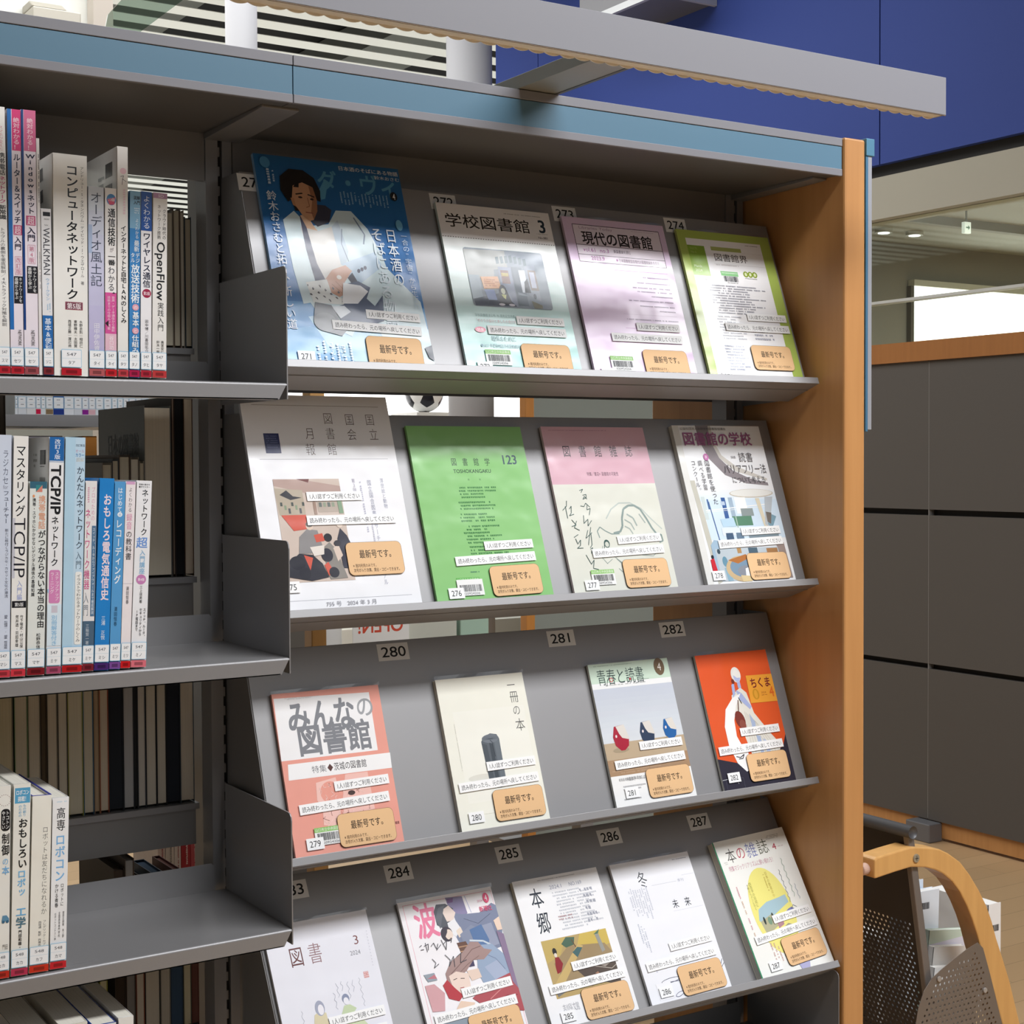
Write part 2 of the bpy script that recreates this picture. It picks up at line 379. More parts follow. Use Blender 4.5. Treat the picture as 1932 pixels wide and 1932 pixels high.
def shelf(x0, x1, z, front=-.066, back=.14, lip=.036, sgn=1, brackets=True):
    b = MB(); s = sgn
    b.box(x0, x1, min(front + s * .003, back), max(front + s * .003, back), z - .0012, z, STEEL)
    arc = [(front + s * (.003 - .003 * math.sin(R(t))), z - .003 + .003 * math.cos(R(t))) for t in range(0, 91, 15)]
    b.prism(arc + [(front + s * .0014, z - .003), (front + s * .003, z - .0014)], 'x', x0, x1, STEEL)
    b.prism([(x0 + .0016, z - .003), (x1 - .0016, z - .003), (x1 - .0105, z - .0195), (x0 + .0105, z - .0195)], 'y', front, front + s * .0014, STEEL)
    b.box(x0 + .012, x1 - .012, min(front, front + s * .028), max(front, front + s * .028), z - .0195, z - .0183, STEEL)
    b.prism([(x0 + .016, z), (x0 + .016, z + lip - .006), (x0 + .020, z + lip), (x1 - .020, z + lip), (x1 - .016, z + lip - .006), (x1 - .016, z)], 'y', back, back - s * .0014, STEEL)
    o = cpart(b, 'shelf')
    if brackets:
        for x in (x0 + .0005, x1 + .0003): bracket(x, o, z, min(front, back - s * .002) if s > 0 else min(front, back), max(front, back))
    return o
LZ = (1.563, 1.2388, .9150, .585, .250)
for z in LZ: shelf(-.904, -.0207, z)
RZ = (1.62, 1.32, 1.02, .72, .42)
b = MB(); b.box(.030, .0315, .190, .386, 0, 1.89, STEEL_SHADE); cpart(b, 'side_panel')
for z in RZ: 
    for x0, x1 in ((-.904, -.036), (.034, .86)):
        b = MB(); b.box(x0, x1, .193, .388, z - .008, z, STEEL); b.box(x0, x1 - .004, .196, .2, z - .055, z - .008, STEEL_SHADE)
        cpart(b, 'shelf')
shelf(-.010, .8735, .559); shelf(-.010, .8735, .24)

# sloping magazine displays: board, ledge and front lip, numbered tags
TAGS = ([(-16, 271), (262, 272), (463, 273), (665.5, 274)], [], [(176, 280), (450, 281), (654, 282)], [(22, 283), (181, 284), (357, 285), (533, 286), (702.5, 287)])
ROWS = ((0.0, 1.5968, 19.9), (0.0, 1.2919, 19.9), (-.001, .9883, 19.9), (-.044, .7135, 30.0))
for (y0, z0, t), tags in zip(ROWS, TAGS):
    root = empty('display_board', (0, y0 - .16, z0), (-R(t), 0, 0), case)
    b = MB(); b.box(-.012, .872, .0065, .008, -.020, .2585, STEEL)
    b.box(-.012, .872, .0065, .0155, .2575, .2585, STEEL)
    b.build('board', root, bevel=.0004)
    b = MB(); b.box(-.010, .8735, -.018, .055, -.0188, -.0176, STEEL); b.box(-.010, .8735, -.0182, -.017, -.0188, -.0087, STEEL)
    b.build('ledge', root, bevel=.0005)
    for x in (-.0126, .8726):
        # side plate drawn back in world y,z then turned into the board frame
        ca, sa = math.cos(R(t)), math.sin(R(t))
        W = [(.008 * ca + .2585 * sa, .2585 * ca - .008 * sa), (.152, .2585 * ca - .008 * sa), (.152, -.04), (.05 * ca - .018 * sa, -.018 * ca - .05 * sa), (.008 * ca - .018 * sa, -.018 * ca - .008 * sa)]
        W = [(y - (y0), z) for y, z in [(q[0] + y0, q[1]) for q in W]]
        b = MB(); b.prism([(y * ca - z * sa, y * sa + z * ca) for y, z in W], 'x', x - .0006, x + .0006, STEEL_SHADE); b.build('side_plate', root)
    for x, n in tags:
        tw, th = (47, 23.5) if z0 < 1.1 and z0 > .9 else (41, 24)
        if n == 283: x, tw = 22, 45
        sv = {0: 255.5, 1: 254.5, 2: 250}[0 if z0 > 1.5 else 1 if z0 > .9 else 2]
        b = MB(); A = Art(b, (x * .001, .00645, sv * .001), (1, 0, 0), (0, 0, -1), (0, -1, 0), 'paper')
        A.r(0, 0, tw, th, '#dedede'); A.t(str(n), 5, 4.2, tw - 4, 18.5, '#151515', .012); b.build('number_tag', root, label='pale number tag %d' % n)
# screw hole in the top left side plate
# light bar carried in front of the top edge, not switched on
b = MB(); b.box(-1.25, .883, -.260, -.240, 1.9445, 1.996, TRIMG); b.box(-1.25, .883, -.2596, -.2585, 1.9432, 1.9445, M('#6b5a48', 'metal'))
bar = cpart(b, 'light_bar', bevel=.0005)
b = MB(); b.box(-1.2, .878, -.2580, -.2400, 1.9440, 1.9444, M('#e6ded0', 'paper'))
for y in (-.2415,):
    n = 96; x0, x1 = -1.2, .878; pts = [(x0, 1.952)]
    for i in range(n * 8 + 1):
        x = x0 + (x1 - x0) * i / (n * 8); ph = (i % 8) / 8; pts.append((x, 1.9438 - .0026 * math.sin(math.pi * ph) ** .8))
    pts.append((x1, 1.952)); b.prism(pts, 'y', y, y + .0015, M('#ece6da', 'paper'))
b.build('louvre', bar, label='scalloped tan louvre edge')
for x in (.305, -.58):
    b = MB(); b.box(x, x + .062, -.240, .10, 1.948, 1.965, M('#a3a39c', 'metal')); b.box(x + .056, x + .062, -.240, .10, 1.9472, 1.948, M('#6a6a68', 'metal')); cpart(b, 'support_arm', bevel=.0008)

# ------------------------------------------------------------------ magazines on the sloping displays
HID = 16.5
def sticker(root, name, cu, cv, wd, ht, rot, top, draw, label=None, n=.0016):
    """a paper sticker lying on the cover; its own flat mesh, turned a little"""
    b = MB(); a = R(rot); ca, sa = math.cos(a), math.sin(a)
    du, dv = Vector((ca, 0, sa)), Vector((sa, 0, -ca))
    O = Vector((cu * .001, -n, (top - cv) * .001)) - du * (wd * .0005) - dv * (ht * .0005)
    A = Art(b, O, du, dv, (0, -1, 0), 'paper', .05); draw(A, wd, ht)
    o = b.build(name, root)
    if label: o['label'] = label
    return o
def d_strip1(A, w, h): A.r(0, 0, w, h, '#f4f4f4'); A.t('1人1誌ずつご利用ください', 3, h * .2, w - 3, h * .82, '#2a2a2e')
def d_strip2(A, w, h): A.r(0, 0, w, h, '#f4f4f4'); A.t('読み終わったら、元の場所へ戻してください', 3.5, h * .22, w - 3, h * .82, '#2a2a2e')
def d_new(A, w, h):
    A.rr(0, 0, w, h, 7, '#6b4a2c'); A.rr(.35, .35, w - .35, h - .35, 6.7, '#e4bb8c')
    A.t('最新号です。', w * .22, h * .23, w * .86, h * .50, '#26190f', .012)
    A.t('※館内利用のみです。', w * .08, h * .65, w * .52, h * .77, '#4a2e18'); A.t('次号が入り次第、貸出・コピーできます。', w * .08, h * .79, w * .93, h * .91, '#3a2312')
def d_bar(green):
    def f(A, w, h):
        A.r(0, 0, w, h, '#ececea')
        if green: A.r(0, 0, w, h * .27, '#8dc06c'); A.t('山口市立中央図書館', 1.2, .8, w - 1.2, h * .23, '#e8f2e0')
        A.bar(3.5, h * .33, w - 3, h * .75); A.t('020924206', 7, h * .8, w - 7, h * .94, '#55555a')
    return f
def mag(num, row, x0, top, w, art, label, s1=None, s2=None, lab=None, numb=None, bar=None, thick=4.5, rot=0, spine='#e4e4e2', sleeve=0, group=None, labrot=0, s1r=0, s2r=0, green=True, lh=42, spine_left=True):
    y0, z0, t = ROWS[row]
    root = empty('magazine', (x0 * .001, y0, z0), label=label, category='magazine')
    if group: root['group'] = group
    root.rotation_euler = (Matrix.Rotation(-R(t), 3, 'X') @ Matrix.Rotation(R(rot), 3, 'Y')).to_euler()
    root.location += root.rotation_euler.to_matrix() @ Vector((0, -max(0, thick - 6) * .001, 0))
    H = top + HID; W = w * .001; zb, zt = -HID * .001, top * .001; th = thick * .001
    b = MB(); m = M(spine, 'film')
    b.box(0, W, 0, .0004, zb, zt, m); b.box(0, W, th - .0004, th, zb, zt, m)
    if spine_left: b.box(0, .0005, .0004, th - .0004, zb, zt, m)
    else: b.box(W - .0005, W, .0004, th - .0004, zb, zt, m)
    A = Art(b, (0, -.00005, zt), (1, 0, 0), (0, 0, -1), (0, -1, 0), 'film', .016)
    art(A, w, H); b.build('cover', root)
    b = MB(); b.box(.0006, W - .0008, .0005, th - .0005, zb + .0004, zt - .0008, M('#e2dfd6', 'pages')); b.build('page_block', root)
    if sleeve:
        b = MB(); n = 14; x1 = W + .002
        for i in range(n):
            xa, xb = -.001 + (x1 + .001) * i / n, -.001 + (x1 + .001) * (i + 1) / n; k = sleeve * .001
            ya, yb = -.0006 + .0005 * math.sin(i * .9), -.0006 + .0005 * math.sin((i + 1) * .9)
            b.face([(xa, 0, zt - .001), (xb, 0, zt - .001), (xb, yb, zt + k), (xa, ya, zt + k)], M('#ffffff', 'sleeve'))
        b.build('plastic_sleeve', root, label='clear plastic sleeve edge')
    if s1: sticker(root, 'notice_strip', s1[0], s1[1], 78, 12.3, s1r, top, d_strip1, 'short white notice strip')
    if s2: sticker(root, 'notice_strip', s2[0], s2[1], 127, 12.8, s2r, top, d_strip2, 'long white notice strip', .0018)
    if bar: sticker(root, 'barcode_label', bar[0], bar[1], 40, 22, 0, top, d_bar(green))
    if lab: sticker(root, 'new_issue_label', lab[0], lab[1], 80, lh, labrot, top, d_new, 'orange rounded new issue label', .0020)
    if numb: sticker(root, 'number_sticker', numb[0], numb[1], 23.5, 14.5, 0, top, lambda A, a, h: (A.r(0, 0, a, h, '#f3f3f3'), A.t(str(num), 3.8, 3.2, a - 4.2, 11.2, '#2c2c2e')), None, .0019)
    return root

def a271(A, w, h):
    A.r(0, 0, w, h, '#2f73b4'); A.r(0, 0, w, 95, '#27659f'); A.r(0, 95, w, 150, '#2a6cab'); A.r(0, 205, w, h, '#4f8ec4')
    A.p([(0, 246), (40, 238), (90, 250), (140, 262), (209, 255), (209, h), (0, h)], '#74a9d3')
    A.p([(40, 225), (150, 205), (209, 235), (209, h), (120, h), (60, 262)], '#a8cbe2')
    A.t('ダ・ヴィ', 84, 13, 205, 46, '#5a9cc0', .03); A.p([(84, 46), (94, 30), (100, 31), (92, 56), (86, 58)], '#5a9cc0')
    for i in range(14): A.marks(113 + i * 5.2, 42, 116.5 + i * 5.2, 62, 1, '#8fb8d4', True, i, 1)
    A.t('日本酒のそばにある物語', 118, 5, 207, 12, '#dfe8ee', .01); A.t('鈴木おさむ', 170, 14, 208, 20, '#cfdde6', .01)
    # a man with dark hair in a white jacket, seated
    A.p([(27, 92), (44, 78), (62, 98), (90, 93), (104, 72), (126, 71), (146, 95), (160, 130), (164, 150), (205, 196), (209, 250), (209, h), (150, h), (128, 200), (96, 250), (60, 232), (46, 206), (36, 208), (30, 160)], '#c9dbe0')
    A.p([(58, 82), (74, 98), (92, 90), (98, 72), (90, 66), (60, 66)], '#3a3a48')
    A.p([(52, 84), (60, 80), (70, 100), (78, 110), (60, 122)], '#d9b394'); A.p([(50, 100), (74, 104), (94, 96), (100, 150), (86, 190), (60, 185)], '#d5d3cf')
    A.p([(51, 82), (58, 100), (64, 150), (74, 178), (58, 180), (52, 130)], '#4a4c63'); A.p([(94, 96), (104, 86), (112, 130), (104, 152), (98, 150)], '#b3c4d2')
    A.l([(108, 98), (104, 120), (110, 145)], 1.2, '#6d7d94'); A.l([(128, 80), (140, 104), (136, 118)], 2, '#6f8298')
    A.p([(101, 148), (150, 128), (158, 148), (120, 176), (108, 172)], '#b3c9dc')
    for q in (122, 127, 132): A.e(q, 157 - (q - 122) * .5, 2.2, 3, '#44465e', 20)
    A.p([(104, 168), (112, 160), (120, 178), (112, 182)], '#3f4150')
    A.p([(72, 172), (84, 158), (104, 150), (112, 158), (104, 168), (96, 178), (98, 190), (88, 196), (76, 190)], '#c79a82'); A.l([(80, 178), (92, 190)], 1, '#a67860'); A.l([(86, 174), (96, 186)], 1, '#a67860'); A.e(92, 168, 3.5, 3, '#f2ece6')
    A.p([(44, 178), (74, 172), (78, 194), (94, 198), (92, 206), (50, 206)], '#dfe2e0')
    for i in range(26): A.e(46 + (i * 7) % 46, 182 + (i * 5) % 22, .7, 1.6, '#55565c', i * 40)
    A.p([(96, 178), (118, 172), (134, 180), (126, 196), (136, 206), (150, 190), (146, 226), (112, 238), (84, 228), (76, 212), (92, 206)], '#4c5872')
    A.p([(96, 176), (120, 178), (130, 186), (112, 204), (90, 205)], '#e7e9ec'); A.p([(74, 210), (92, 208), (100, 216), (84, 226)], '#ccd3da')
    A.p([(52, 205), (74, 208), (82, 228), (94, 238), (82, 250), (56, 244), (46, 230)], '#5c5f66'); A.e(62, 232, 16, 13, '#6c6f74')
    # head
    A.p([(30, 50), (32, 30), (46, 18), (66, 18), (80, 28), (86, 46), (84, 62), (78, 60), (76, 78), (46, 78), (44, 62), (38, 66)], '#221f20')
    A.p([(44, 60), (48, 42), (62, 36), (76, 42), (79, 60), (77, 76), (70, 89), (64, 91), (54, 82), (47, 70)], '#c39371'); A.p([(70, 40), (76, 42), (79, 60), (77, 76), (70, 89), (68, 78), (72, 62)], '#96684c')
    A.p([(42, 60), (47, 60), (48, 72), (44, 70)], '#b58360'); A.l([(50, 54), (60, 52)], 1.8, '#2c211d'); A.l([(67, 53), (76, 56)], 1.8, '#2c211d'); A.e(56, 58, 3, 1.4, '#3b2b25'); A.e(72, 59.5, 2.6, 1.4, '#33241f')
    A.l([(66, 58), (67, 70), (62, 72)], 1, '#8d5f45'); A.l([(60, 79), (70, 79.5)], 1.4, '#8a5148'); A.p([(48, 44), (58, 32), (56, 44)], '#221f20')
    A.t('鈴木おさむと拓く、新しい道', 9, 52, 23, 244, '#d7e4f0', .015, 1, slant=0)
    A.e(14, 12, 7, 8, '#4e8fc0'); A.marks(11, 20, 18, 48, 1, '#b8d0e4', True, 3, 1); A.marks(19, 22, 24, 48, 1, '#a4c2dc', True, 4, 1)
    A.t('日本酒の', 170, 92, 187, 176, '#e3edf4', .01, 1); A.t('そばにある物語', 148, 92, 167, 236, '#dbe7ef', .012, 1)
    A.e(194, 86, 5, 8, '#6aa5c6'); A.t('一合の“宇宙”から生まれ', 193, 97, 203, 208, '#c9dcea', 0, 1)
    A.e(194, 43.5, 5.2, 6.6, '#23262b'); A.t('4', 192.2, 39, 196, 48, '#f0f0f0', .02)
    for i in range(6): A.marks(41 + i * 9, 257, 47 + i * 9, h - 4, 1, '#d9e8f4', True, 20 + i, 1)
    A.t('はじめの一', 75, 262, 81, 292, '#d9e8f4', 0, 1); A.t('スヌーピー', 62, 259, 68, 285, '#d9e8f4', 0, 1)
    A.p([(198, 262), (209, 258), (209, 280), (202, 276)], '#3d4450')
def grad(A, x0, y0, x1, y1, c0, c1, n=16):
    a, b = [int(c0[i:i + 2], 16) for i in (1, 3, 5)], [int(c1[i:i + 2], 16) for i in (1, 3, 5)]
    k = A.k
    for i in range(n):
        A.k = k; f = i / (n - 1); A.r(x0, y0 + (y1 - y0) * i / n, x1, y0 + (y1 - y0) * (i + 1) / n, '#%02x%02x%02x' % tuple(int(p + (q - p) * f) for p, q in zip(a, b)))
def a272(A, w, h):
    A.r(0, 0, w, 51, '#e6e2e0'); grad(A, 0, 51, w, h, '#f0f4f3', '#9fd3cd')
    A.t('学校図書館', 9, 14, 148, 36, '#2c2622', .012); A.t('3', 161, 12, 175, 32, '#2d3a44', .03); A.t('No.881', 158, 38.5, 175, 42, '#3a3a3c', .01); A.marks(100, 7, 170, 9, 1, '#8a8784', False, 2); A.marks(152, 34, 178, 36, 1, '#a5a19c', False, 5)
    for i in range(46): A.k = 30; A.r(1 + i * 4, 50, 2.4 + i * 4, 51.2, '#4a4744')
    A.k = 31; A.rr(29, 65, 157, 152, 4, '#7f8a96'); A.p([(29, 68), (95, 66), (95, 92), (72, 96), (70, 110), (29, 110)], '#a3a6a4'); A.p([(95, 66), (155, 68), (155, 82), (95, 90)], '#8b95a2')
    for i in range(7): A.p([(78 + i * 7.4, 73 + abs(3 - i) * 1.2), (83 + i * 7.4, 72 + abs(3 - i) * 1.2), (83 + i * 7.4, 83 + abs(3 - i)), (78 + i * 7.4, 84 + abs(3 - i))], '#5d7078')
    A.r(79, 91, 100, 150, '#8e97ac'); A.r(82, 96, 95, 116, '#7a4f42'); A.r(83, 100, 94, 105, '#b7a548'); A.r(101, 90, 118, 148, '#64707e'); A.r(112, 94, 122, 128, '#dfe7f0'); A.p([(122, 88), (140, 84), (140, 140), (122, 132)], '#8c95a4')
    A.r(127, 93, 140, 124, '#7a6c64'); A.r(129, 96, 137, 120, '#b4b9cc'); A.p([(118, 112), (124, 106), (126, 128), (116, 128)], '#2f3640')
    A.r(29, 106, 46, 142, '#93a3ae'); A.p([(48, 108), (76, 106), (78, 124), (50, 126)], '#e0a878'); A.marks(52, 111, 76, 123, 4, '#b5714c', False, 9); A.p([(30, 142), (78, 130), (98, 150), (32, 151)], '#3a4456'); A.p([(50, 127), (66, 127), (68, 142), (54, 142)], '#8596c0')
    A.p([(70, 148), (74, 126), (80, 121), (86, 126), (92, 148)], '#2b2a30'); A.e(80, 126, 5.5, 7.5, '#24232a'); A.e(80, 128, 3.4, 4.6, '#c9cdb4'); A.p([(76, 133), (84, 133), (82, 140), (79, 138)], '#cfd38c'); A.e(74, 148, 5, 1.8, '#d4d2dc'); A.e(90, 148, 5, 1.8, '#d4d2dc')
    A.p([(104, 128), (120, 132), (122, 134), (104, 132)], '#8a98a6'); A.e(131, 133, 2.4, 4, '#3d4452'); A.p([(124, 140), (140, 146), (140, 151), (126, 151)], '#7b7a68')
    A.t('学校図書館法公布 70 周年記念特集', 27, 163, 91, 168, '#6f9a96'); A.t('「きのうの自分とあしたの自分を', 25, 171, 91, 176, '#b98a8e')
    A.e(31, 187, 8.5, 4.2, '#d9748e'); A.t('特集', 26, 184.5, 37, 189.5, '#f3dbe0'); A.t('確保のために', 46, 195, 85, 203, '#3e7f86', .005); A.t('●2023 年度各地区学校図書館研', 27, 207, 89, 212.5, '#2e6f80', .004)
def a273(A, w, h):
    A.r(0, 0, w, h, '#d9c1dc'); A.r(16, 11, 172, 70, '#e4d8e4')
    A.fr(16, 11, 172, 70, 1, '#3d2738'); A.l([(16, 43), (172, 43)], .8, '#3d2738'); A.l([(16, 58.5), (172, 58.5)], .8, '#3d2738')
    A.t('Libraries Today', 26, 13, 86, 17.5, '#a484a4'); A.t('現代の図書館', 28, 20, 156, 42.5, '#2a2226', .028); A.marks(120, 14, 165, 15.5, 1, '#b59bb4')
    A.t('vol.61  no.3', 26, 47, 72, 53.5, '#a35f9c', .01); A.t('新図書論を読む', 80, 47, 111, 53, '#6a5a6a', .01); A.t('2023.9', 37, 60, 61, 66.5, '#a35f9c', .015); A.e(83, 64, 1.6, 2, '#a35f9c'); A.t('日本図書館協会現代の図書館編集委員会', 86, 61, 160, 67, '#8a7a8a')
    A.l([(74, 80), (171, 80)], .6, '#b07ab4'); A.l([(72, 149), (170, 149)], .3, '#b79abb'); A.l([(71, 171), (100, 171)], .6, '#b07ab4')
    for i, (a, y) in enumerate(((123, 88), (110, 97), (98, 105), (107, 111), (131, 118), (88, 126), (106, 134), (140, 141), (75, 156))): A.marks(a, y, 169, y + 3.4, 1, '#8f7a98', False, i, 1, False)
def a274(A, w, h):
    A.r(0, 0, w, h, '#a9bd5e'); A.r(14.5, 13.5, 163, h - 12, '#f0eff0'); A.r(14.5, 25, 47.5, 75, '#86a83c')
    A.t('Vol.75', 19, 28, 33, 32, '#a8c06a'); A.t('No.6', 19, 34, 30, 38, '#a8c06a'); A.t('March', 19, 57, 34, 61.5, '#dde8c2'); A.t('2024', 20, 64, 33, 68.5, '#dde8c2')
    A.r(60, 24.5, 120, 31, '#a9b26a'); A.marks(131, 17.5, 156, 19.5, 1, '#6a6a6a', False, 1, 1, False); A.t('図書館界', 62, 35, 129, 49, '#3a3430', 0)
    for x in (79.5, 96): A.k -= 0
    A.l([(60, 53), (163, 53)], .3, '#b9b5b5'); A.marks(62, 54, 112, 57, 1, '#c2bcbc'); A.l([(120, 32), (163, 32)], .25, '#c9c5c5')
    A.r(68, 65, 102, 72.5, '#8cc68a'); A.marks(70, 67, 100, 70, 1, '#d8ecd6', False, 4, 1, False); A.bar(72, 73, 100, 82); A.marks(76, 83.5, 98, 85.5, 1, '#77777a', False, 2, 1, False)
    for i in range(3): A.e(118 + i * 9, 67.5, 5, 5, '#8da33c'); A.e(118 + i * 9, 67.5, 2.4, 3, '#dfe6bf')
    A.marks(115, 74, 140, 76, 1, '#9a9a92', False, 7, 1, False); A.t('目　次', 34, 79, 48, 83, '#9a9696')
    A.marks(38, 89, 150, 138, 12, '#9c9da8', False, 11); A.marks(38, 140, 95, 180, 9, '#aeb0ba', False, 12); A.marks(100, 155, 150, 180, 4, '#a9abb8', False, 15); A.marks(39, 188, 84, 230, 9, '#a9b0c4', False, 13)
def a275(A, w, h):
    A.r(0, 0, w, h, '#f0f0f3'); A.l([(15, 14), (196, 14.5)], .5, '#8a7a76'); A.l([(15, 88), (197, 88)], .5, '#9b9ba4'); A.l([(10, 274.5), (197, 274.5)], .5, '#9b9ba4')
    for c, u, v in (('国', 173, 24), ('国', 143, 24), ('図', 112, 23), ('立', 175, 45), ('会', 143, 45), ('書', 112, 44), ('月', 83, 44), ('館', 111, 66), ('報', 80, 66)): A.t(c, u, v, u + 14, v + 17.5, '#5a4a46', -.012)
    A.r(25, 53, 46, 80, '#333a66'); A.marks(28, 56, 43, 74, 6, '#5d6590', False, 3, 1, False)
    A.t('浮世絵と動物', 179, 115, 184.5, 157, '#b0b2c4', 0, 1); A.t('国立国会図書館サーチをリニューアル', 160, 117, 166, 260, '#b0b2c4', 0, 1); A.t('第３回', 138, 115, 143, 134, '#b6b2c4', 0, 1); A.marks(146, 116, 151, 230, 1, '#c0c0d0', True, 4, 1); A.marks(154, 160, 158, 240, 1, '#c4c4d2', True, 6, 1)
    # woodblock street scene
    A.r(28, 115, 120, 251, '#cdbcb0'); A.p([(28, 115), (68, 116), (120, 125), (120, 134), (70, 134), (28, 124)], '#b79d94'); A.p([(60, 115), (78, 115), (76, 120)], '#6e3a36'); A.p([(28, 127), (66, 130), (66, 163), (30, 163)], '#b6aa98'); A.p([(34, 136), (44, 130), (52, 138), (64, 140), (48, 143)], '#3a3a40')
    for i in range(7): A.r(33 + i * 5, 146 + (i % 3) * 4, 36 + i * 5, 151 + (i % 3) * 5, ('#4d5552', '#8a9a80', '#5a5a5e')[i % 3])
    A.r(84, 134, 112, 160, '#b8aa9e')
    for i in range(8): A.r(86 + (i % 4) * 6, 138 + (i // 4) * 9, 90 + (i % 4) * 6, 144 + (i // 4) * 9, ('#6e7672', '#97a08c')[i % 2])
    A.p([(32, 163), (66, 163), (64, 182), (46, 184)], '#cf5a48'); A.r(78, 134, 82, 163, '#a08678'); A.p([(112, 140), (118, 140), (119, 162), (113, 162)], '#8aa388')
    A.p([(48, 214), (52, 192), (64, 182), (78, 184), (82, 206), (66, 214)], '#8d8a8a'); A.e(68, 178, 5, 5.5, '#dcc6b4'); A.e(68, 176, 5, 3.6, '#6a6560'); A.p([(72, 190), (84, 188), (86, 198), (74, 200)], '#cf5a48')
    A.p([(106, 235), (104, 196), (110, 182), (118, 192), (126, 214), (122, 236)], '#3b3b48'); A.e(110, 176, 4.5, 5.5, '#e2d2c4'); A.e(111, 172, 5.5, 3.6, '#26262c')
    A.p([(82, 238), (84, 206), (92, 200), (100, 210), (110, 248), (86, 249)], '#8b8680'); A.e(91, 194, 5.5, 5.5, '#26262e'); A.p([(96, 208), (104, 204), (108, 218), (100, 226)], '#d9c6b8'); A.e(103, 202, 5, 4, '#34323a')
    A.e(86, 217, 8, 9, '#33333e'); A.p([(30, 244), (34, 224), (48, 214), (66, 216), (78, 228), (84, 246), (60, 250)], '#30303a'); A.e(44, 226, 11, 9, '#252530'); A.p([(54, 216), (66, 220), (60, 236)], '#cf5a48'); A.e(52, 240, 8, 8, '#2a2a34'); A.p([(80, 230), (86, 226), (92, 240), (84, 244)], '#cf5a48'); A.e(92, 240, 7, 7, '#2c2c36')
    A.p([(64, 206), (84, 204), (82, 216), (68, 218)], '#e3dbd2')
    A.t('755 号　2024 年 3 月', 74, 277, 145, 284, '#9a9aa0')
def a276(A, w, h):
    A.r(0, 0, w, h, '#8cc47c'); A.t('図　書　館　学', 60, 46, 122, 58, '#33473c', .004); A.t('123', 140, 42, 167, 55.5, '#3d5560', .03); A.t('TOSHOKANGAKU', 61, 62.5, 121, 68, '#2c4a38', .02)
    A.t('目', 81, 76, 84, 79, '#2f5a34'); A.t('次', 99, 76, 102, 79, '#2f5a34')
    for i, (y, n) in enumerate(((88, 4), (109, 3), (126, 3), (143, 6), (172, 3))): A.marks(58, y, 124, y + n * 4.6, n, '#3c7a42', False, i + 2)
    A.marks(58, 207, 72, 210, 1, '#3c6f60', False, 9, 1, False); A.r(34, 215, 70, 221, '#64b054'); A.t('山口市立中央図書館', 35, 215.5, 69, 220.5, '#d4efc8')
def a277(A, w, h):
    A.r(0, 0, w, 88, '#d7aebb'); A.r(0, 87.5, w, h, '#dadbd0'); A.t('図　書　館　雑　誌', 29, 28, 153, 47, '#33242c', 0); A.t('特集／書店×図書館の可能性', 63, 69, 119, 75.5, '#6a4a58', .004); A.marks(10, 5, 120, 7, 1, '#b48a98')
    G, D = '#8a9a96', '#3f5a56'
    A.l([(80, 140), (92, 126), (108, 117), (128, 117), (146, 126), (160, 142), (176, 158)], 2, '#b9c2bc')
    A.l([(88, 162), (100, 160), (106, 152), (108, 140), (114, 126), (124, 121), (134, 121), (144, 127), (152, 142), (158, 156), (166, 168)], 3.2, G)
    A.l([(62, 168), (60, 158), (66, 152), (74, 158), (84, 163), (98, 163)], 1.6, G); A.l([(118, 134), (128, 140), (132, 152)], 2.4, '#a3afaa'); A.l([(112, 142), (122, 148), (126, 158)], 2, '#a3afaa'); A.l([(110, 152), (118, 156), (122, 164)], 1.8, '#a3afaa'); A.l([(140, 134), (148, 148)], 1.8, '#a3afaa')
    A.e(72, 177, 5, 6, D); A.e(72, 178, 3.4, 4, '#cdd1c6'); A.l([(68, 176), (66, 184)], 1, D); A.l([(165, 170), (172, 166), (173, 176), (166, 178)], 2.4, G)
    A.l([(64, 180), (58, 196), (66, 206), (76, 200)], .8, G); A.l([(84, 200), (96, 212), (90, 220), (84, 214)], .9, G); A.l([(130, 196), (150, 198), (158, 192)], .8, G); A.l([(80, 196), (92, 206), (104, 204)], .7, G); A.l([(130, 202), (140, 206), (160, 203)], .7, G)
    def brush(pts): A.l(pts, .9, D)
    for q in ([(44, 97), (50, 95), (46, 100)], [(48, 104), (54, 103), (53, 108), (47, 110), (50, 106), (54, 110)], [(40, 120), (46, 121), (50, 116), (56, 122)], [(52, 118), (50, 126), (56, 124), (52, 134)], [(42, 134), (40, 146), (48, 140), (46, 150), (54, 142)], [(44, 156), (38, 168), (50, 160)], [(50, 152), (42, 172), (40, 178)], [(48, 162), (46, 178), (42, 182)], [(42, 184), (46, 182), (42, 190), (50, 186)], [(32, 192), (38, 206), (44, 200), (40, 212), (48, 214), (56, 222)], [(18, 112), (16, 120), (8, 126)], [(14, 120), (14, 138)], [(20, 124), (24, 120), (22, 130), (18, 134), (26, 132)], [(20, 140), (26, 148), (18, 150)], [(28, 142), (22, 152), (30, 156)], [(18, 166), (26, 162)], [(20, 168), (22, 176), (28, 170), (26, 178), (20, 182), (30, 182)]): brush(q)
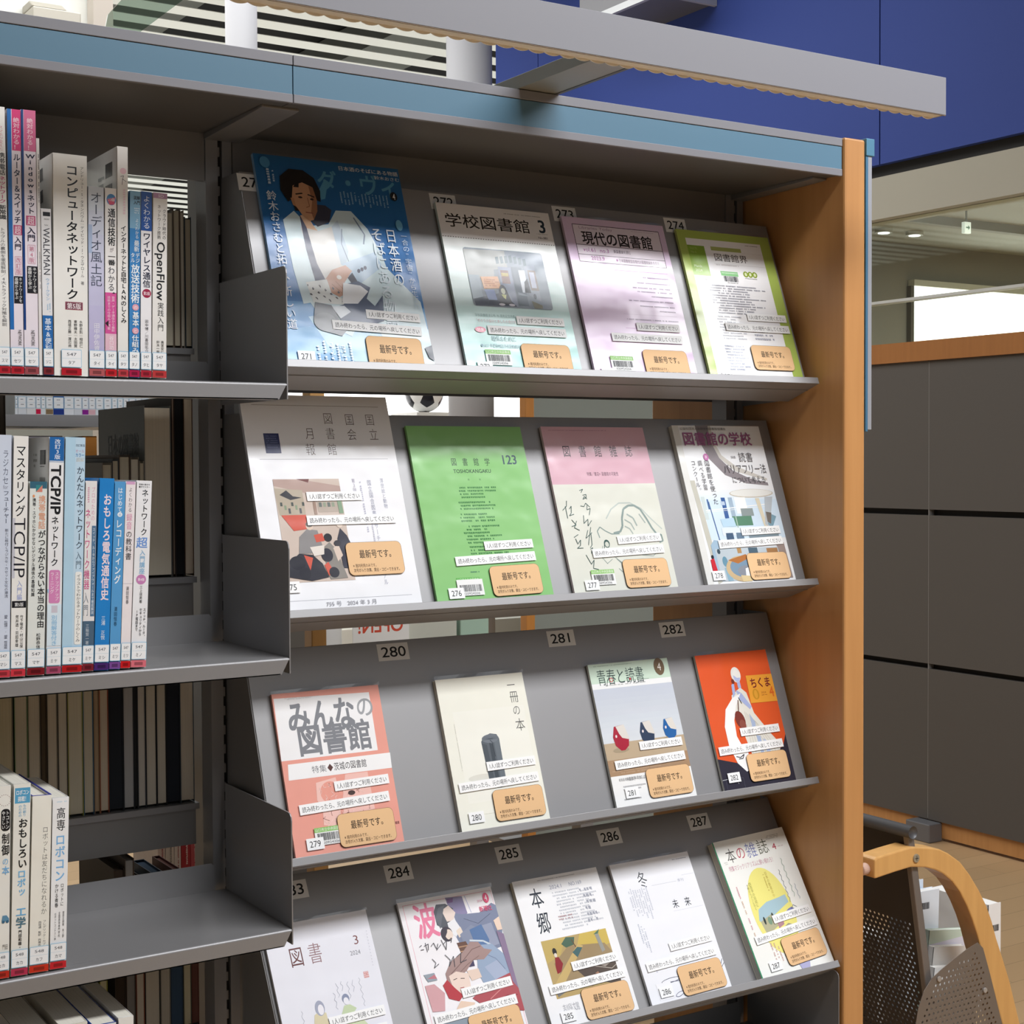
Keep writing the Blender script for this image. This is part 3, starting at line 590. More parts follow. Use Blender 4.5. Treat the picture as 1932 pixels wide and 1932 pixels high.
def a278(A, w, h):
    A.r(0, 0, w, h, '#e9eaec'); A.r(0, 0, 12, h, '#dcdcd8')
    A.p([(45, 0), (70, 0), (68, 22), (78, 52), (98, 72), (130, 86), (164, 93), (164, 98), (120, 94), (82, 80), (58, 54), (47, 26)], '#8d868a'); A.p([(70, 0), (75, 0), (74, 24), (84, 48), (108, 66), (164, 86), (164, 90), (104, 74), (78, 52), (68, 24)], '#c9c5be')
    grad(A, 16, 100, w, 122, '#e9eaec', '#d8e6f0', 6); A.r(25, 120, w, 182, '#cfe0ee'); A.e(125, 110, 44, 7, '#c3b9a8'); A.e(125, 109.5, 42, 6, '#e3e3de')
    A.p([(11, 88), (20, 88), (30, 246), (20, 250)], '#c2c0b4'); A.r(24, 114, 31, 150, '#c8d4d4'); A.r(34, 118, 37, 134, '#4d6c9c'); A.r(62, 116, 70, 150, '#3f6199'); A.r(60, 122, 68, 128, '#b8c8dc'); A.r(76, 116, 84, 150, '#9fb2c4'); A.r(88, 116, 110, 142, '#f0f2f0'); A.l([(28, 136), (150, 128)], 1.4, '#f4f4f2'); A.l([(28, 138.5), (160, 131)], .6, '#f0f0ea')
    A.p([(130, 118), (138, 118), (142, 164), (136, 166)], '#d8cfb8'); A.p([(150, 116), (166, 116), (146, 166), (138, 160)], '#b8bfc4'); A.p([(150, 142), (164, 148), (150, 168), (144, 160)], '#7fa0b0'); A.p([(145, 140), (156, 142), (150, 160), (144, 156)], '#77706a')
    A.r(76, 146, 114, 161, '#5f8a72'); A.r(82, 146, 84, 164, '#a8c0b0'); A.r(96, 134, 120, 146, '#8f9a9a'); A.p([(52, 150), (78, 148), (80, 162), (54, 162)], '#b8d4e6'); A.r(50, 164, 150, 176, '#dbe4ea'); A.l([(37, 122), (42, 190)], 1.6, '#4a6a9c')
    A.r(56, 172, 70, 182, '#4a607a'); A.r(76, 172, 90, 182, '#6a8094'); A.r(100, 176, 160, 182, '#7f8f98'); A.p([(30, 182), (60, 186), (60, 215), (22, 230), (22, 190)], '#9fb8cc')
    A.r(28, 196, 164, 246, '#b9c4cb'); A.r(92, 196, 110, 206, '#4f6472'); A.r(128, 198, 150, 214, '#a47a52'); A.p([(150, 190), (166, 190), (168, 246), (158, 246)], '#9a8a84'); A.r(70, 196, 78, 204, '#b08a5a'); A.e(34, 200, 3, 4, '#41525e'); A.e(42, 216, 5, 8, '#6b94a8'); A.p([(38, 226), (48, 222), (50, 246), (40, 246)], '#8fb0c0')
    A.e(72, 228, 31, 20, '#c9b089'); A.e(74, 226, 25, 15, '#7a93a8'); A.p([(48, 214), (84, 206), (96, 210), (66, 220)], '#b0713c'); A.e(80, 232, 18, 9, '#8a8f98'); A.p([(78, 228), (86, 226), (88, 240), (76, 240)], '#f0f0ee'); A.p([(86, 206), (92, 206), (90, 222), (84, 222)], '#e8e8ea'); A.p([(66, 238), (90, 240), (86, 248), (68, 248)], '#d9c394')
    A.p([(15, 212), (22, 210), (24, 230), (15, 231)], '#c8323c'); A.e(20, 208, 2.4, 3, '#2e3038')
    A.t('公益社団法人全国学校図書館協議会', 14, 3, 104, 7.5, '#6a6a6e', 0); A.t('図書館の学校', 15, 10, 151, 33, '#a0628e', .028)
    A.t('読書', 116, 43, 145, 60, '#5a585c', -.006); A.t('特集', 101, 49, 111, 54, '#7a787c'); A.t('バリアフリー法', 81, 62, 167, 79, '#55545a', -.006); A.t('について考える', 93, 82, 161, 94, '#5c5b60', -.006)
    A.e(52, 51, 5, 5.6, '#c279ae'); A.t('夏', 49.6, 48.4, 54.4, 53.4, '#f4e2ee'); A.t('図書館を使った', 46, 56, 56, 127, '#55555a', -.004, 1); A.t('調べる学習', 33, 56, 42, 104, '#55555a', -.004, 1); A.t('コンクール。', 20, 56, 29, 108, '#55555a', -.004, 1)
def a279(A, w, h):
    A.r(0, 0, w, h, '#e79f90'); A.p([(2, 6), (137, 9), (136, 86), (-1 + 1, 86)], '#f0eff0'); A.t('みんな', 16, 10, 113, 55, '#84868c', .045); A.t('の', 114, 12, 141, 42, '#a2a4a8', .02); A.t('図書館', 25, 42, 131, 84, '#83858b', .045); A.marks(16, 7, 68, 9.5, 2, '#c0bcbc')
    A.p([(8, 91), (153, 91), (152, 111), (6, 111)], '#f2f1f1'); A.t('特集', 39, 96, 60, 106, '#76767a'); A.p([(61, 101), (65, 96), (69, 101), (65, 106)], '#5a3b38'); A.t('茨城の図書館', 70, 95, 117, 106, '#3c3a3c', .004)
    rn = random.Random(5)
    A.p([(42, 118), (70, 114), (72, 130), (68, 176), (44, 172), (46, 150), (40, 140)], '#f0c4ba'); A.p([(84, 112), (116, 112), (118, 160), (72, 172), (76, 140)], '#efc0b6'); A.e(60, 132, 14, 14, '#e79f90')
    for i in range(60):
        x, y = rn.uniform(46, 118), rn.uniform(118, 178); A.k = 24; A.l([(x, y), (x + rn.uniform(-4, 4), y + rn.uniform(1, 5)), (x + rn.uniform(-4, 5), y + rn.uniform(3, 7))], .4, '#8a5750' if rn.random() < .4 else '#f6dcd6')
    A.l([(72, 175), (75, 162), (80, 160), (84, 172)], .7, '#7a4a44'); A.e(89, 136, 5, 3, '#4c3a38')
    A.e(70, 194, 2.4, 2.4, '#4a4468'); A.marks(140, 180, 150, 186, 1, '#96615a')
def a280(A, w, h):
    A.r(0, 0, w, h, '#ecebdf'); A.r(18, 46, 132, 170, '#eeede3')
    for c, u, v, q in (('一', 111, 8, 14), ('冊', 112, 24, 15), ('の', 113, 44, 13), ('本', 113, 63, 16)): A.t(c, u, v, u + q, v + q + 3, '#4d4c4c', -.008)
    A.e(46, 138, 22, 5, '#dcdad0'); A.p([(54, 90), (60, 83), (70, 80), (80, 82), (83, 88), (82, 146), (74, 154), (66, 154), (56, 146)], '#5d646b')
    A.p([(54, 92), (62, 95), (64, 150), (56, 146)], '#50575e'); A.p([(66, 92), (71, 95), (72, 152), (66, 153)], '#474e55'); A.p([(74, 92), (83, 90), (82, 146), (74, 153)], '#6b737a'); A.e(69, 87, 13.5, 6, '#737a82')
    for i in range(14): A.k = 14; t = math.pi * i / 13; A.l([(69, 88), (69 + 13 * math.cos(t), 88 - 6 * math.sin(t))], .35, '#555c64')
    A.l([(68, 89), (71, 92), (72, 112)], .8, '#3a4047'); A.marks(16, 60, 17.5, 140, 1, '#cfcdc4', True, 3, 1); A.r(24, 186, 132, 186.3, '#d8d7cc')
def a281(A, w, h):
    A.r(0, 0, w, 30, '#c9dccb'); A.r(0, 29, w, 37, '#eceded'); grad(A, 0, 37, w, 118, '#c6ccd8', '#d6dbe0', 10); A.r(0, 116, w, 142, '#bda98e'); A.r(0, 140, w, 164, '#a98a6c'); A.marks(3, 142, w, 162, 6, '#b99c80', False, 4); A.r(0, 163, w, h, '#efefee')
    A.marks(8, 3, 82, 5, 1, '#93a89a'); A.marks(18, 32, 70, 34.5, 1, '#a8a8a4', False, 2); A.marks(74, 32, 96, 34, 1, '#777', False, 5, 1, False)
    A.t('青春と読書', 11, 8, 97, 33, '#3f4f4c', -.004); A.e(36, 25, 3, 3.4, '#c23a4a'); A.e(36, 25, 2, 2.4, '#c9dccb'); A.e(70, 26, 1.4, 2, '#c23a4a'); A.l([(30, 24), (26, 34)], .8, '#3f4f4c'); A.l([(78, 34), (92, 28), (104, 28)], .4, '#6a7a72')
    A.e(127, 12, 9.5, 13, '#73614c'); A.t('4', 123.4, 6, 130.6, 18, '#f0ece4', -.004)
    for cx, cy, c, k in ((32, 110, '#a82a3c', 1), (80, 107, '#3a465c', .93), (122, 105, '#2f65a4', .86)):
        A.e(cx - 4, cy + 17 * k, 14 * k, 3.4, '#a8987e'); A.p([(cx - 9 * k, cy - 17 * k), (cx + 9 * k, cy - 19 * k), (cx + 14 * k, cy), (cx + 11 * k, cy + 12 * k), (cx + 3 * k, cy + 18 * k), (cx - 4 * k, cy + 18 * k), (cx - 12 * k, cy + 10 * k), (cx - 14 * k, cy - 2 * k)], c)
        A.p([(cx - 6 * k, cy - 17 * k), (cx + 9 * k, cy - 19 * k), (cx + 14 * k, cy), (cx + 13 * k, cy + 3 * k), (cx + 2 * k, cy), (cx - 2 * k, cy - 6 * k)], '#dcd7d0'); A.e(cx - 8 * k, cy - 3 * k, 1.6, 2.2, '#e8dcdc', 15)
    A.marks(12, 167, 60, 174, 1, '#b8b8b8', False, 3); A.t('中島京子「うらは', 26, 166, 60, 172, '#8a8a8c'); A.marks(14, 178, 60, 186, 2, '#c0c0c2', False, 6); A.marks(14, 196, 60, 200, 1, '#c0c0c2', False, 7)
def a282(A, w, h):
    A.r(0, 0, w, h, '#dd5b30'); A.p([(0, 158), (30, 166), (70, 176), (110, 160), (132, 152), (w, 134), (w, h), (0, h)], '#34323e'); A.l([(0, 190), (24, 188), (30, 198)], .6, '#d8d8dc')
    A.p([(74, 55), (84, 64), (90, 96), (112, 128), (128, 148), (120, 166), (70, 168), (62, 130), (64, 100), (50, 92), (54, 66)], '#e2dfd6')
    for i in range(9): A.k = 8; A.l([(72 + i * 2, 92 + i * 2), (70 + i * 6.5, 164 - i)], .5, '#b3aea2')
    A.p([(80, 96), (88, 110), (86, 124), (80, 118)], '#a9b8d4'); A.p([(84, 130), (92, 132), (92, 164), (86, 164)], '#a9b8d4'); A.p([(96, 136), (102, 140), (106, 160), (98, 162)], '#b3c0da')
    A.p([(64, 58), (74, 64), (88, 86), (84, 90), (68, 74)], '#a9b4dc'); A.p([(58, 50), (64, 46), (62, 64), (56, 70)], '#a9b4dc'); A.p([(70, 44), (76, 44), (76, 56), (70, 56)], '#a9b4dc')
    A.e(71, 35, 9.5, 12, '#e6e4de'); A.e(72, 38, 6.4, 8.5, '#b4bee2'); A.p([(64, 34), (70, 26), (80, 32), (79, 40), (72, 40)], '#eceae4'); A.e(62.5, 45, 3, 4, '#7a3a30')
    A.p([(72, 64), (54, 70), (36, 86), (27, 112), (27, 140), (36, 168), (50, 182), (58, 180), (58, 158), (46, 128), (48, 104), (58, 82)], '#f3f2f1')
    A.p([(46, 158), (60, 152), (64, 172), (58, 182), (48, 180)], '#efeeee'); A.l([(36, 158), (44, 160), (52, 156), (48, 162), (40, 162)], 1.4, '#3a3a44')
    A.e(60, 104, 9, 14, '#7c3c34', -15); A.e(63, 112, 6, 8, '#8e5146', -15); A.l([(60, 92), (64, 74)], 1.6, '#5d3a2c'); A.l([(66, 70), (70, 80)], 1.2, '#33322e')
    A.p([(90, 38), (142, 39), (142, 82), (88, 81)], '#e9a03c'); A.t('ちくま', 95, 42, 137, 59, '#74282c', .035); A.e(102, 68, 6.5, 8.5, '#c98f2e'); A.e(102, 68, 3.4, 6.5, '#dfa03c'); A.t('2024', 113, 65, 123, 68, '#a85a2c'); A.marks(113, 70, 125, 72, 1, '#a85a2c'); A.t('4', 130, 58, 139, 74, '#d9692c', .03)
    A.fr(6, 190, 40, 198 + 8, .3, '#6a6a78')
def a283(A, w, h):
    A.r(0, 0, w, h, '#e6e6ee'); A.t('図', 27, 30, 47, 57, '#6d4646', 0); A.t('書', 53, 29, 73, 57, '#9a7c80', -.004); A.t('3', 118, 30, 127, 42, '#7d4a48', -.004); A.t('2024', 110, 49, 125, 55, '#8a8a92')
    A.r(122, 78, 129, 86, '#d49a98'); A.marks(122.6, 78.6, 128.6, 85.6, 3, '#e9d4d6', False, 1, 1, False)
    for i, (u, v, e) in enumerate(((114, 84, 124), (104, 85, 104), (97, 86, 110), (89, 84, 100), (82, 85, 106), (76, 96, 120))): A.l([(u + 1.5 * math.sin(j * 2.1 + i), v + j * 3) for j in range(int((e - v) / 3))], .4, '#9a9cac')
    A.l([(28 + 1.4 * math.sin(j * 2), 110 + j * 3) for j in range(14)], .4, '#a4a6b4')
    A.p([(40, 134), (44, 118), (52, 114), (60, 118), (62, 160), (40, 160)], '#d9cfae'); A.e(53, 111, 6.5, 9.5, '#a5a9bc'); A.e(54, 113, 4, 6.5, '#eceaf0'); A.e(90, 106, 5, 6, '#8b93ac'); A.e(90, 109, 3.6, 4.6, '#e9e9f0'); A.p([(80, 124), (86, 114), (94, 114), (102, 120), (98, 124)], '#c5d3ae'); A.p([(66, 150), (70, 138), (104, 130), (116, 148)], '#cdd8b4')
    for j in range(12): A.k = 20; A.e(140 - .2 * j, 28 + j * 4, .5, .5, '#c0c0cc')
def a284(A, w, h):
    A.r(0, 0, w, h, '#f1eef1'); A.fr(7, 5, 144, h - 6, .5, '#e58fa6')
    A.p([(72, 4), (98, 6), (100, 30), (86, 34), (74, 20)], '#8d86a8'); A.p([(74, 6), (84, 6), (82, 12), (74, 12)], '#7a5a8a'); A.l([(102, 6), (106, 30)], 1, '#b8bcd8')
    A.t('波', 18, 5, 53, 54, '#e985a4', .035)
    A.p([(78, 26), (92, 30), (118, 32), (140, 22), (146, 26), (146, 60), (140, 82), (124, 84), (104, 74), (78, 72), (72, 52), (80, 44)], '#8189a2'); A.p([(112, 50), (132, 48), (136, 78), (118, 80)], '#9aa0b6'); A.l([(92, 36), (112, 46), (134, 36)], .7, '#5a6178')
    A.p([(50, 38), (50, 20), (56, 11), (70, 12), (80, 20), (76, 34), (66, 44), (58, 44)], '#5d6068'); A.p([(62, 20), (74, 15), (82, 26), (76, 36), (66, 36)], '#e8d6cc'); A.p([(50, 30), (58, 16), (68, 14), (60, 30), (54, 44)], '#6b6e76'); A.p([(66, 38), (78, 34), (84, 48), (74, 58), (66, 50)], '#ecebee')
    A.e(61, 52, 9, 10, '#4a444e'); A.e(64, 53, 6, 7, '#ecd9cc'); A.p([(54, 46), (64, 43), (62, 50), (56, 58)], '#4a444e'); A.p([(76, 50), (84, 46), (86, 56), (78, 60)], '#eadacb')
    A.p([(80, 56), (100, 46), (118, 58), (112, 80), (84, 78)], '#8a92a8'); A.p([(72, 66), (86, 66), (92, 84), (76, 86)], '#6d5046'); A.l([(73, 72), (88, 72)], 1.5, '#b48c6e'); A.l([(74, 78), (90, 79)], 1.5, '#b48c6e'); A.p([(74, 84), (90, 84), (90, 100), (76, 100)], '#4c4662')
    A.p([(96, 52), (116, 48), (122, 70), (116, 84), (100, 80)], '#5f7ba6'); A.l([(92, 66), (112, 70), (124, 78)], 2.4, '#cbd5de')
    A.p([(100, 74), (124, 76), (138, 92), (142, 120), (130, 138), (100, 136), (92, 110)], '#98a9c2'); A.p([(104, 104), (126, 98), (136, 118), (118, 128)], '#a9b4cc'); A.l([(108, 86), (124, 96), (134, 112)], .7, '#6b7894'); A.p([(136, 46), (146, 42), (146, 60), (138, 60)], '#ecd2c0')
    A.p([(44, 116), (44, 102), (56, 88), (76, 80), (92, 68), (104, 70), (110, 80), (122, 84), (106, 94), (90, 92), (76, 104), (60, 112), (50, 130)], '#a58a86'); A.l([(52, 104), (72, 92), (92, 78), (106, 76)], 1, '#7d625e'); A.l([(56, 110), (80, 96), (100, 88)], 1, '#8a706a')
    A.p([(48, 106), (60, 102), (78, 108), (76, 126), (62, 134), (50, 126)], '#ecd6ca'); A.p([(76, 104), (94, 104), (96, 116), (80, 118)], '#e6cfc0'); A.l([(53, 112), (59, 111)], .9, '#4a3a38'); A.l([(64, 112), (70, 113)], .9, '#4a3a38'); A.l([(60, 124), (66, 124)], 1, '#b25a5a')
    A.p([(36, 116), (44, 110), (52, 122), (62, 134), (54, 140), (40, 134)], '#b8414a')
    A.p([(10, 112), (24, 112), (36, 126), (30, 148), (12, 146)], '#d3a3a8'); A.p([(12, 98), (28, 98), (30, 108), (16, 108)], '#97a0aa'); A.p([(16, 104), (30, 106), (28, 100)], '#c07a84')
    A.p([(74, 140), (100, 126), (140, 118), (146, 130), (146, 170), (96, 160)], '#b0555c'); A.l([(100, 146), (120, 136), (140, 134)], 1.2, '#d58a8c'); A.l([(104, 154), (126, 146), (142, 148)], 1.2, '#8d3a44'); A.p([(136, 60), (146, 66), (146, 140), (140, 130)], '#8d7a96')
    A.p([(20, 158), (44, 152), (60, 160), (56, 186), (30, 190)], '#8e9aa6'); A.p([(26, 172), (40, 170), (40, 190), (28, 190)], '#3f4a58'); A.p([(56, 140), (76, 146), (70, 156), (44, 152)], '#e8cdb8')
    A.e(133.5, 14, 4.6, 7, '#e0557c'); A.t('4', 131.5, 9.6, 135.6, 18, '#fbeef2', .02); A.t('2024', 119, 15, 128, 18, '#e9a8bb'); A.t('新潮社', 119, 24, 139, 32, '#e0557c', .01)
    for q in ([(16, 62), (20, 60)], [(17, 66), (22, 66)], [(26, 58), (26, 70)], [(23, 62), (30, 60), (28, 68)], [(33, 64), (38, 60), (40, 68)], [(44, 62), (40, 70), (48, 64)], [(50, 58), (54, 72), (58, 60), (52, 64)], [(62, 60), (66, 58), (64, 64)], [(30, 80), (34, 86), (30, 92), (38, 88)], [(50, 78), (56, 86), (52, 94), (62, 82), (60, 96)], [(66, 84), (74, 80), (70, 92), (80, 90)]): A.l(q, .8, '#4a4a52')
def a285(A, w, h):
    A.r(0, 0, w, h, '#f0f0f2'); A.t('本', 21, 13, 43, 43, '#2e3440', .008); A.t('郷', 21, 47, 43, 79, '#2e3440', .008); A.t('2024.1', 57, 14, 79, 19.5, '#8a90a8'); A.t('NO.169', 90, 14, 112, 19.5, '#8a90a8'); A.marks(40, 4, 108, 6, 1, '#a8a8ae')
    A.marks(57, 24, 130, 80, 13, '#bfc2ca', False, 4); A.marks(104, 26, 128, 78, 6, '#a2a5b0', False, 8); A.marks(58, 58, 80, 66, 2, '#b08a8c', False, 9, 1, False)
    A.r(19, 87, 129, 166, '#b8a06c'); A.p([(19, 87), (60, 87), (44, 110), (19, 118)], '#c2aa66'); A.p([(84, 87), (129, 87), (129, 108), (100, 112), (76, 100)], '#cdb45e'); A.p([(30, 120), (60, 100), (120, 106), (129, 120), (129, 135), (40, 150)], '#9f8a68'); A.p([(19, 150), (30, 140), (76, 100), (84, 104), (34, 152), (20, 166)], '#c8ad72')
    A.p([(50, 96), (60, 88), (74, 90), (70, 100), (56, 102)], '#4f6a58'); A.p([(64, 110), (74, 104), (82, 106), (70, 118)], '#4a6a6c'); A.l([(68, 92), (72, 104)], 1.4, '#6b4f3c'); A.p([(108, 92), (114, 90), (118, 116), (112, 118)], '#9a9a94'); A.p([(106, 92), (118, 86), (114, 92)], '#5c7c64')
    A.p([(31, 124), (34, 112), (40, 112), (44, 122), (38, 132), (31, 134)], '#8f2f34'); A.e(36, 104, 3.4, 5, '#2e2c2c'); A.e(36, 109, 2.4, 3, '#e2d6c8')
    A.p([(60, 130), (96, 124), (129, 128), (129, 166), (76, 150)], '#5a4f48'); A.p([(92, 128), (108, 124), (124, 132), (110, 138)], '#9f968e'); A.p([(70, 150), (96, 142), (100, 150), (80, 160)], '#a8806a'); A.p([(19, 146), (30, 150), (40, 158), (22, 164)], '#7a7a78'); A.l([(92, 134), (120, 142), (129, 138)], 1, '#b5aca2'); A.l([(88, 144), (110, 150), (126, 146)], 1, '#3a3432')
    A.t('吉川弘文館', 24, 174, 51, 186, '#a4a6ae', -.01)
def a286(A, w, h):
    A.r(0, 0, w, h, '#eeeff4'); A.t('冬', 40, 16, 58, 42, '#3a3d44', -.006); A.l([(62, 40), (108, 40)], .3, '#a9adba'); A.l([(120, 33), (144, 33)], .3, '#b8bcc8'); A.t('季刊', 110, 37, 122, 42, '#b0b4c4'); A.t('未　来', 88, 65, 122, 79, '#33353c', .004); A.l([(86, 82), (142, 82)], .3, '#c6cad4'); A.marks(112, 8, 140, 10, 1, '#8a8c9c')
    A.marks(16, 37, 52, 86, 9, '#c6c9d6', True, 3); A.marks(15, 89, 27, 136, 3, '#c0c4d2', True, 5); A.marks(18, 146, 26, 160, 2, '#c0c4d2', True, 6)
    A.e(44, 175, 17, 3.4, '#4d4f62', -3); A.e(44, 175, 16, 2.6, '#eeeff4', -3); A.l([(38, 177), (60, 178)], 1, '#7a7c90'); A.l([(138, 170), (144, 162)], .8, '#4d4f62'); A.l([(138, 174), (145, 168)], .8, '#4d4f62'); A.e(52, 196, 8, 3, '#70728a', -14); A.e(52, 196, 7, 2.2, '#eeeff4', -14); A.r(16, 176, 42, 199, '#f1f1f5')
def a287(A, w, h):
    A.r(0, 0, w, h, '#efefea'); A.r(0, 0, 2.2, h, '#3d9068')
    for c, u, v, u2, v2, col in (('本', 17, 13, 36, 37, '#4a4742'), ('の', 37, 13, 56, 35, '#b8475a'), ('雑', 57, 11, 79, 36, '#7c82b4'), ('誌', 81, 10, 104, 35, '#5a5c4e')): A.t(c, u, v, u2, v2, col, -.004)
    A.t('4', 111, 21, 119, 31, '#b8475a', .01); A.marks(122, 27, 134, 29, 1, '#c9a8ac'); A.t('特集マジックリアリズムに酔い痴れろ！', 14, 40, 106, 49, '#c68a9c', 0); A.marks(104, 8, 132, 15, 3, '#b8b8b4', False, 2); A.marks(9, 33, 18, 38, 2, '#c4c4c0')
    A.e(67, 118, 40, 66, '#ece487', 0, 36); A.p([(34, 128), (40, 112), (60, 104), (86, 102), (100, 100), (102, 112), (70, 124), (40, 134)], '#a9c5cf')
    A.p([(36, 130), (64, 122), (66, 142), (40, 152)], '#b6b394'); A.e(44, 130, 2, 6, '#3c4440'); A.e(54, 132, 4, 6, '#7f9a84'); A.e(62, 126, 2, 5, '#4a504a'); A.p([(66, 138), (80, 134), (78, 142), (66, 146)], '#b48a94'); A.p([(88, 126), (96, 122), (104, 120), (110, 126), (90, 136)], '#7c80b4'); A.p([(66, 150), (86, 142), (96, 146), (76, 156)], '#a4a088'); A.l([(100, 126), (108, 118), (114, 122)], .7, '#5a5c6e')
    A.t('四百字の日記に', 39, 70, 44, 108, '#9a9a52', 0, 1); A.t('十時ひらパンに行く', 34, 72, 38, 112, '#a2a25c', 0, 1); A.t('日本の鉄道は小', 76, 60, 81, 100, '#c8b45c', 0, 1); A.marks(70, 62, 74, 104, 1, '#c8b45c', True, 4, 1)
    A.l([(118 + 1.6 * math.sin(j * 1.9), 46 + j * 3.2) for j in range(20)], .6, '#7a9a8a'); A.l([(106 + 1.6 * math.sin(j * 2.3), 62 + j * 3.2) for j in range(17)], .6, '#5a5e66'); A.l([(126 + 1.3 * math.sin(j * 2), 88 + j * 3) for j in range(9)], .6, '#8a98b0')
    for i in range(4): A.marks(12 + i * .5, 70 + i * 24, 16 + i * .5, 90 + i * 24, 1, ('#d8a0a8', '#d8b8a0')[i % 2], True, i, 1)
    for i in range(3): A.marks(36 + i * 6, 160 + i * 4, 40 + i * 6, 204, 1, '#d0a8a0', True, 30 + i, 1)
    A.p([(74, 190), (100, 176), (104, 190), (96, 212), (80, 212)], '#b4b2d4')

mag(271, 0, 7.5, 283, 209, a271, 'glossy blue magazine with a dark-haired man in a white jacket on its cover', (160, 219), (134, 237), (153, 273), (28, 280), spine='#7fa6c8', thick=6, sleeve=3, s1r=-2, s2r=-2, labrot=-1, lh=48)
mag(272, 0, 265.5, 238.5, 184, a272, 'pale turquoise magazine with a framed schoolroom picture and a large numeral 3', (131, 170.5), (106, 187), (129, 226), (27, 241), (51, 227), spine='#c9dcda')
mag(273, 0, 471.5, 236.7, 183, a273, 'lilac magazine with a boxed black title and right-aligned purple lines', (129, 168.5), (105, 186.5), (129, 225), (22, 242), (50, 227), spine='#ddcbdf', sleeve=3)
mag(274, 0, 679, 234.3, 183, a274, 'lime green bordered magazine with a white contents panel, rightmost on the top display row', (137.5, 140), (114, 158), (129, 206.5), (33, 239), spine='#b9c87a', lh=40, sleeve=3)
mag(275, 1, -15, 281.4, 210, a275, 'tall white magazine with an old woodblock street scene on its cover', (109.5, 139), (129, 171), (152.5, 224), (30, 257), spine='#c8c8cc', thick=6, lh=44, s1r=0)
mag(276, 1, 217.6, 240.6, 183, a276, 'plain green magazine with small dark print and the number 123', (125.5, 172), (101, 191), (126.5, 222), (30, 236), (53, 229), spine='#8fca80', s1r=1, s2r=1.5, green=False, labrot=1)
mag(277, 1, 435.5, 241.5, 182, a277, 'magazine with a pink top and a brush drawing of a crouching tiger below', (130, 171.5), (106.5, 189.5), (130, 223), (31, 236.5), (53, 226), spine='#e3d3d6', s1r=2, s2r=1.5)
mag(278, 1, 671.5, 244.7, 173, a278, 'white magazine with mauve title over a photo of a bright library hall', (125, 170), (100, 188), (124, 226), (23, 237), spine='#d8d8d4', thick=8, s1r=1, s2r=1.5, sleeve=2)
mag(279, 2, 13, 199, 152, a279, 'salmon pink magazine with big grey title lettering in a white box', (105, 125), (77, 148), (102, 182), (28, 193), (49, 185), spine='#d69a8c', s1r=1, s2r=1.5, sleeve=4)
mag(280, 2, 251, 197.4, 140, a280, 'cream white magazine with a grey half-round bundle of pages on its cover', (94, 124), (70, 147), (95, 178), (25, 189), spine='#e4e3d8', s1r=.5, s2r=1, sleeve=5, thick=7, spine_left=False)
mag(281, 2, 505, 199, 145, a281, 'magazine with a mint title band and red, navy and blue ceramic cups', (99.5, 125), (74.5, 147), (100.5, 180), (30.5, 189), spine='#d2d4d0', s1r=0, s2r=1, sleeve=2)
mag(282, 2, 703, 197.8, 142, a282, 'bright orange magazine with a pale robed figure beside a white crescent', (92.5, 123), (68, 147), (93, 178), (22, 188), spine='#d0d0c8', s1r=0, s2r=.5, sleeve=5)
mag(283, 3, -8.5, 196, 146, a283, 'white magazine with sparse maroon title and small watercolour figures, leftmost on the bottom display row', (100, 130), (74, 152), (98, 184), (28, 192), spine='#c9c9d0', s1r=1, s2r=1, sleeve=3)
mag(284, 3, 184.5, 196.2, 146, a284, 'white magazine with a large pink character and watercolour figures with flowing hair', (99, 130), (75, 155), (98.5, 181), None, spine='#dedee2', s1r=2, s2r=2, sleeve=5, labrot=1.5)
mag(285, 3, 365, 196.5, 144, a285, 'white magazine with bold black characters above a golden screen painting', (95, 128), (74, 152), (97, 182), (28.5, 191), spine='#e8e5d2', s1r=1, s2r=1, thick=7, spine_left=False)
mag(286, 3, 533, 195.6, 145, a286, 'nearly blank white magazine with one large winter character and thin line drawing', (97.5, 129.5), (72.5, 150), (98, 180), (29.5, 189), spine='#dcdce2', s1r=1.5, s2r=1.5, labrot=1, sleeve=3)
mag(287, 3, 731, 200, 145, a287, 'thick white magazine with a green spine edge and a large yellow oval', (98, 130.5), (76, 152), (97.5, 181), (32.5, 196), spine='#e6e4d8', s1r=2, s2r=2.5, thick=12, rot=-2.2, labrot=2, spine_left=False)

# ------------------------------------------------------------------ books
def call_label(root, w, n1, kana, red, w2=None, yo=-.0016, lean=0):
    """white call-number sticker with a blue border and the coloured band sticker under it, near the foot of a spine"""
    b = MB(); a = min(w - .6, 22); u0 = (w - a) / 2
    A = Art(b, (0, yo, .0290), (1, 0, 0), (0, 0, -1), (0, -1, 0), 'film', .04)
    A.rr(u0, 0, u0 + a, 19.5, 1, '#8dbfdc'); A.rr(u0 + .5, .6, u0 + a - .5, 18.9, .8, '#f1f3f5'); A.l([(u0 + .6, 9.8), (u0 + a - .6, 9.8)], .25, '#b8d4e4')
    A.t(n1, u0 + a * .25, 3.6, u0 + a * .75, 6.9, '#50525a'); k = min(4, a * .3); A.t(kana, w / 2 - k, 12, w / 2 + k, 16.6, '#50525a')
    b.build('call_number_label', root, label='white call number label with blue border')
    if red:
        b = MB(); A = Art(b, (0, yo, .0085), (1, 0, 0), (0, 0, -1), (0, -1, 0), 'film', .04)
        A.r(u0, 0, u0 + a, 7.6, red); k = a * .28
        A.rr(w / 2 - k, 2, w / 2 + k, 5.6, .6, '#%02x%02x%02x' % tuple(int(int(red[i:i + 2], 16) * .72) for i in (1, 3, 5)))
        b.build('colour_band', root, label='coloured band sticker')
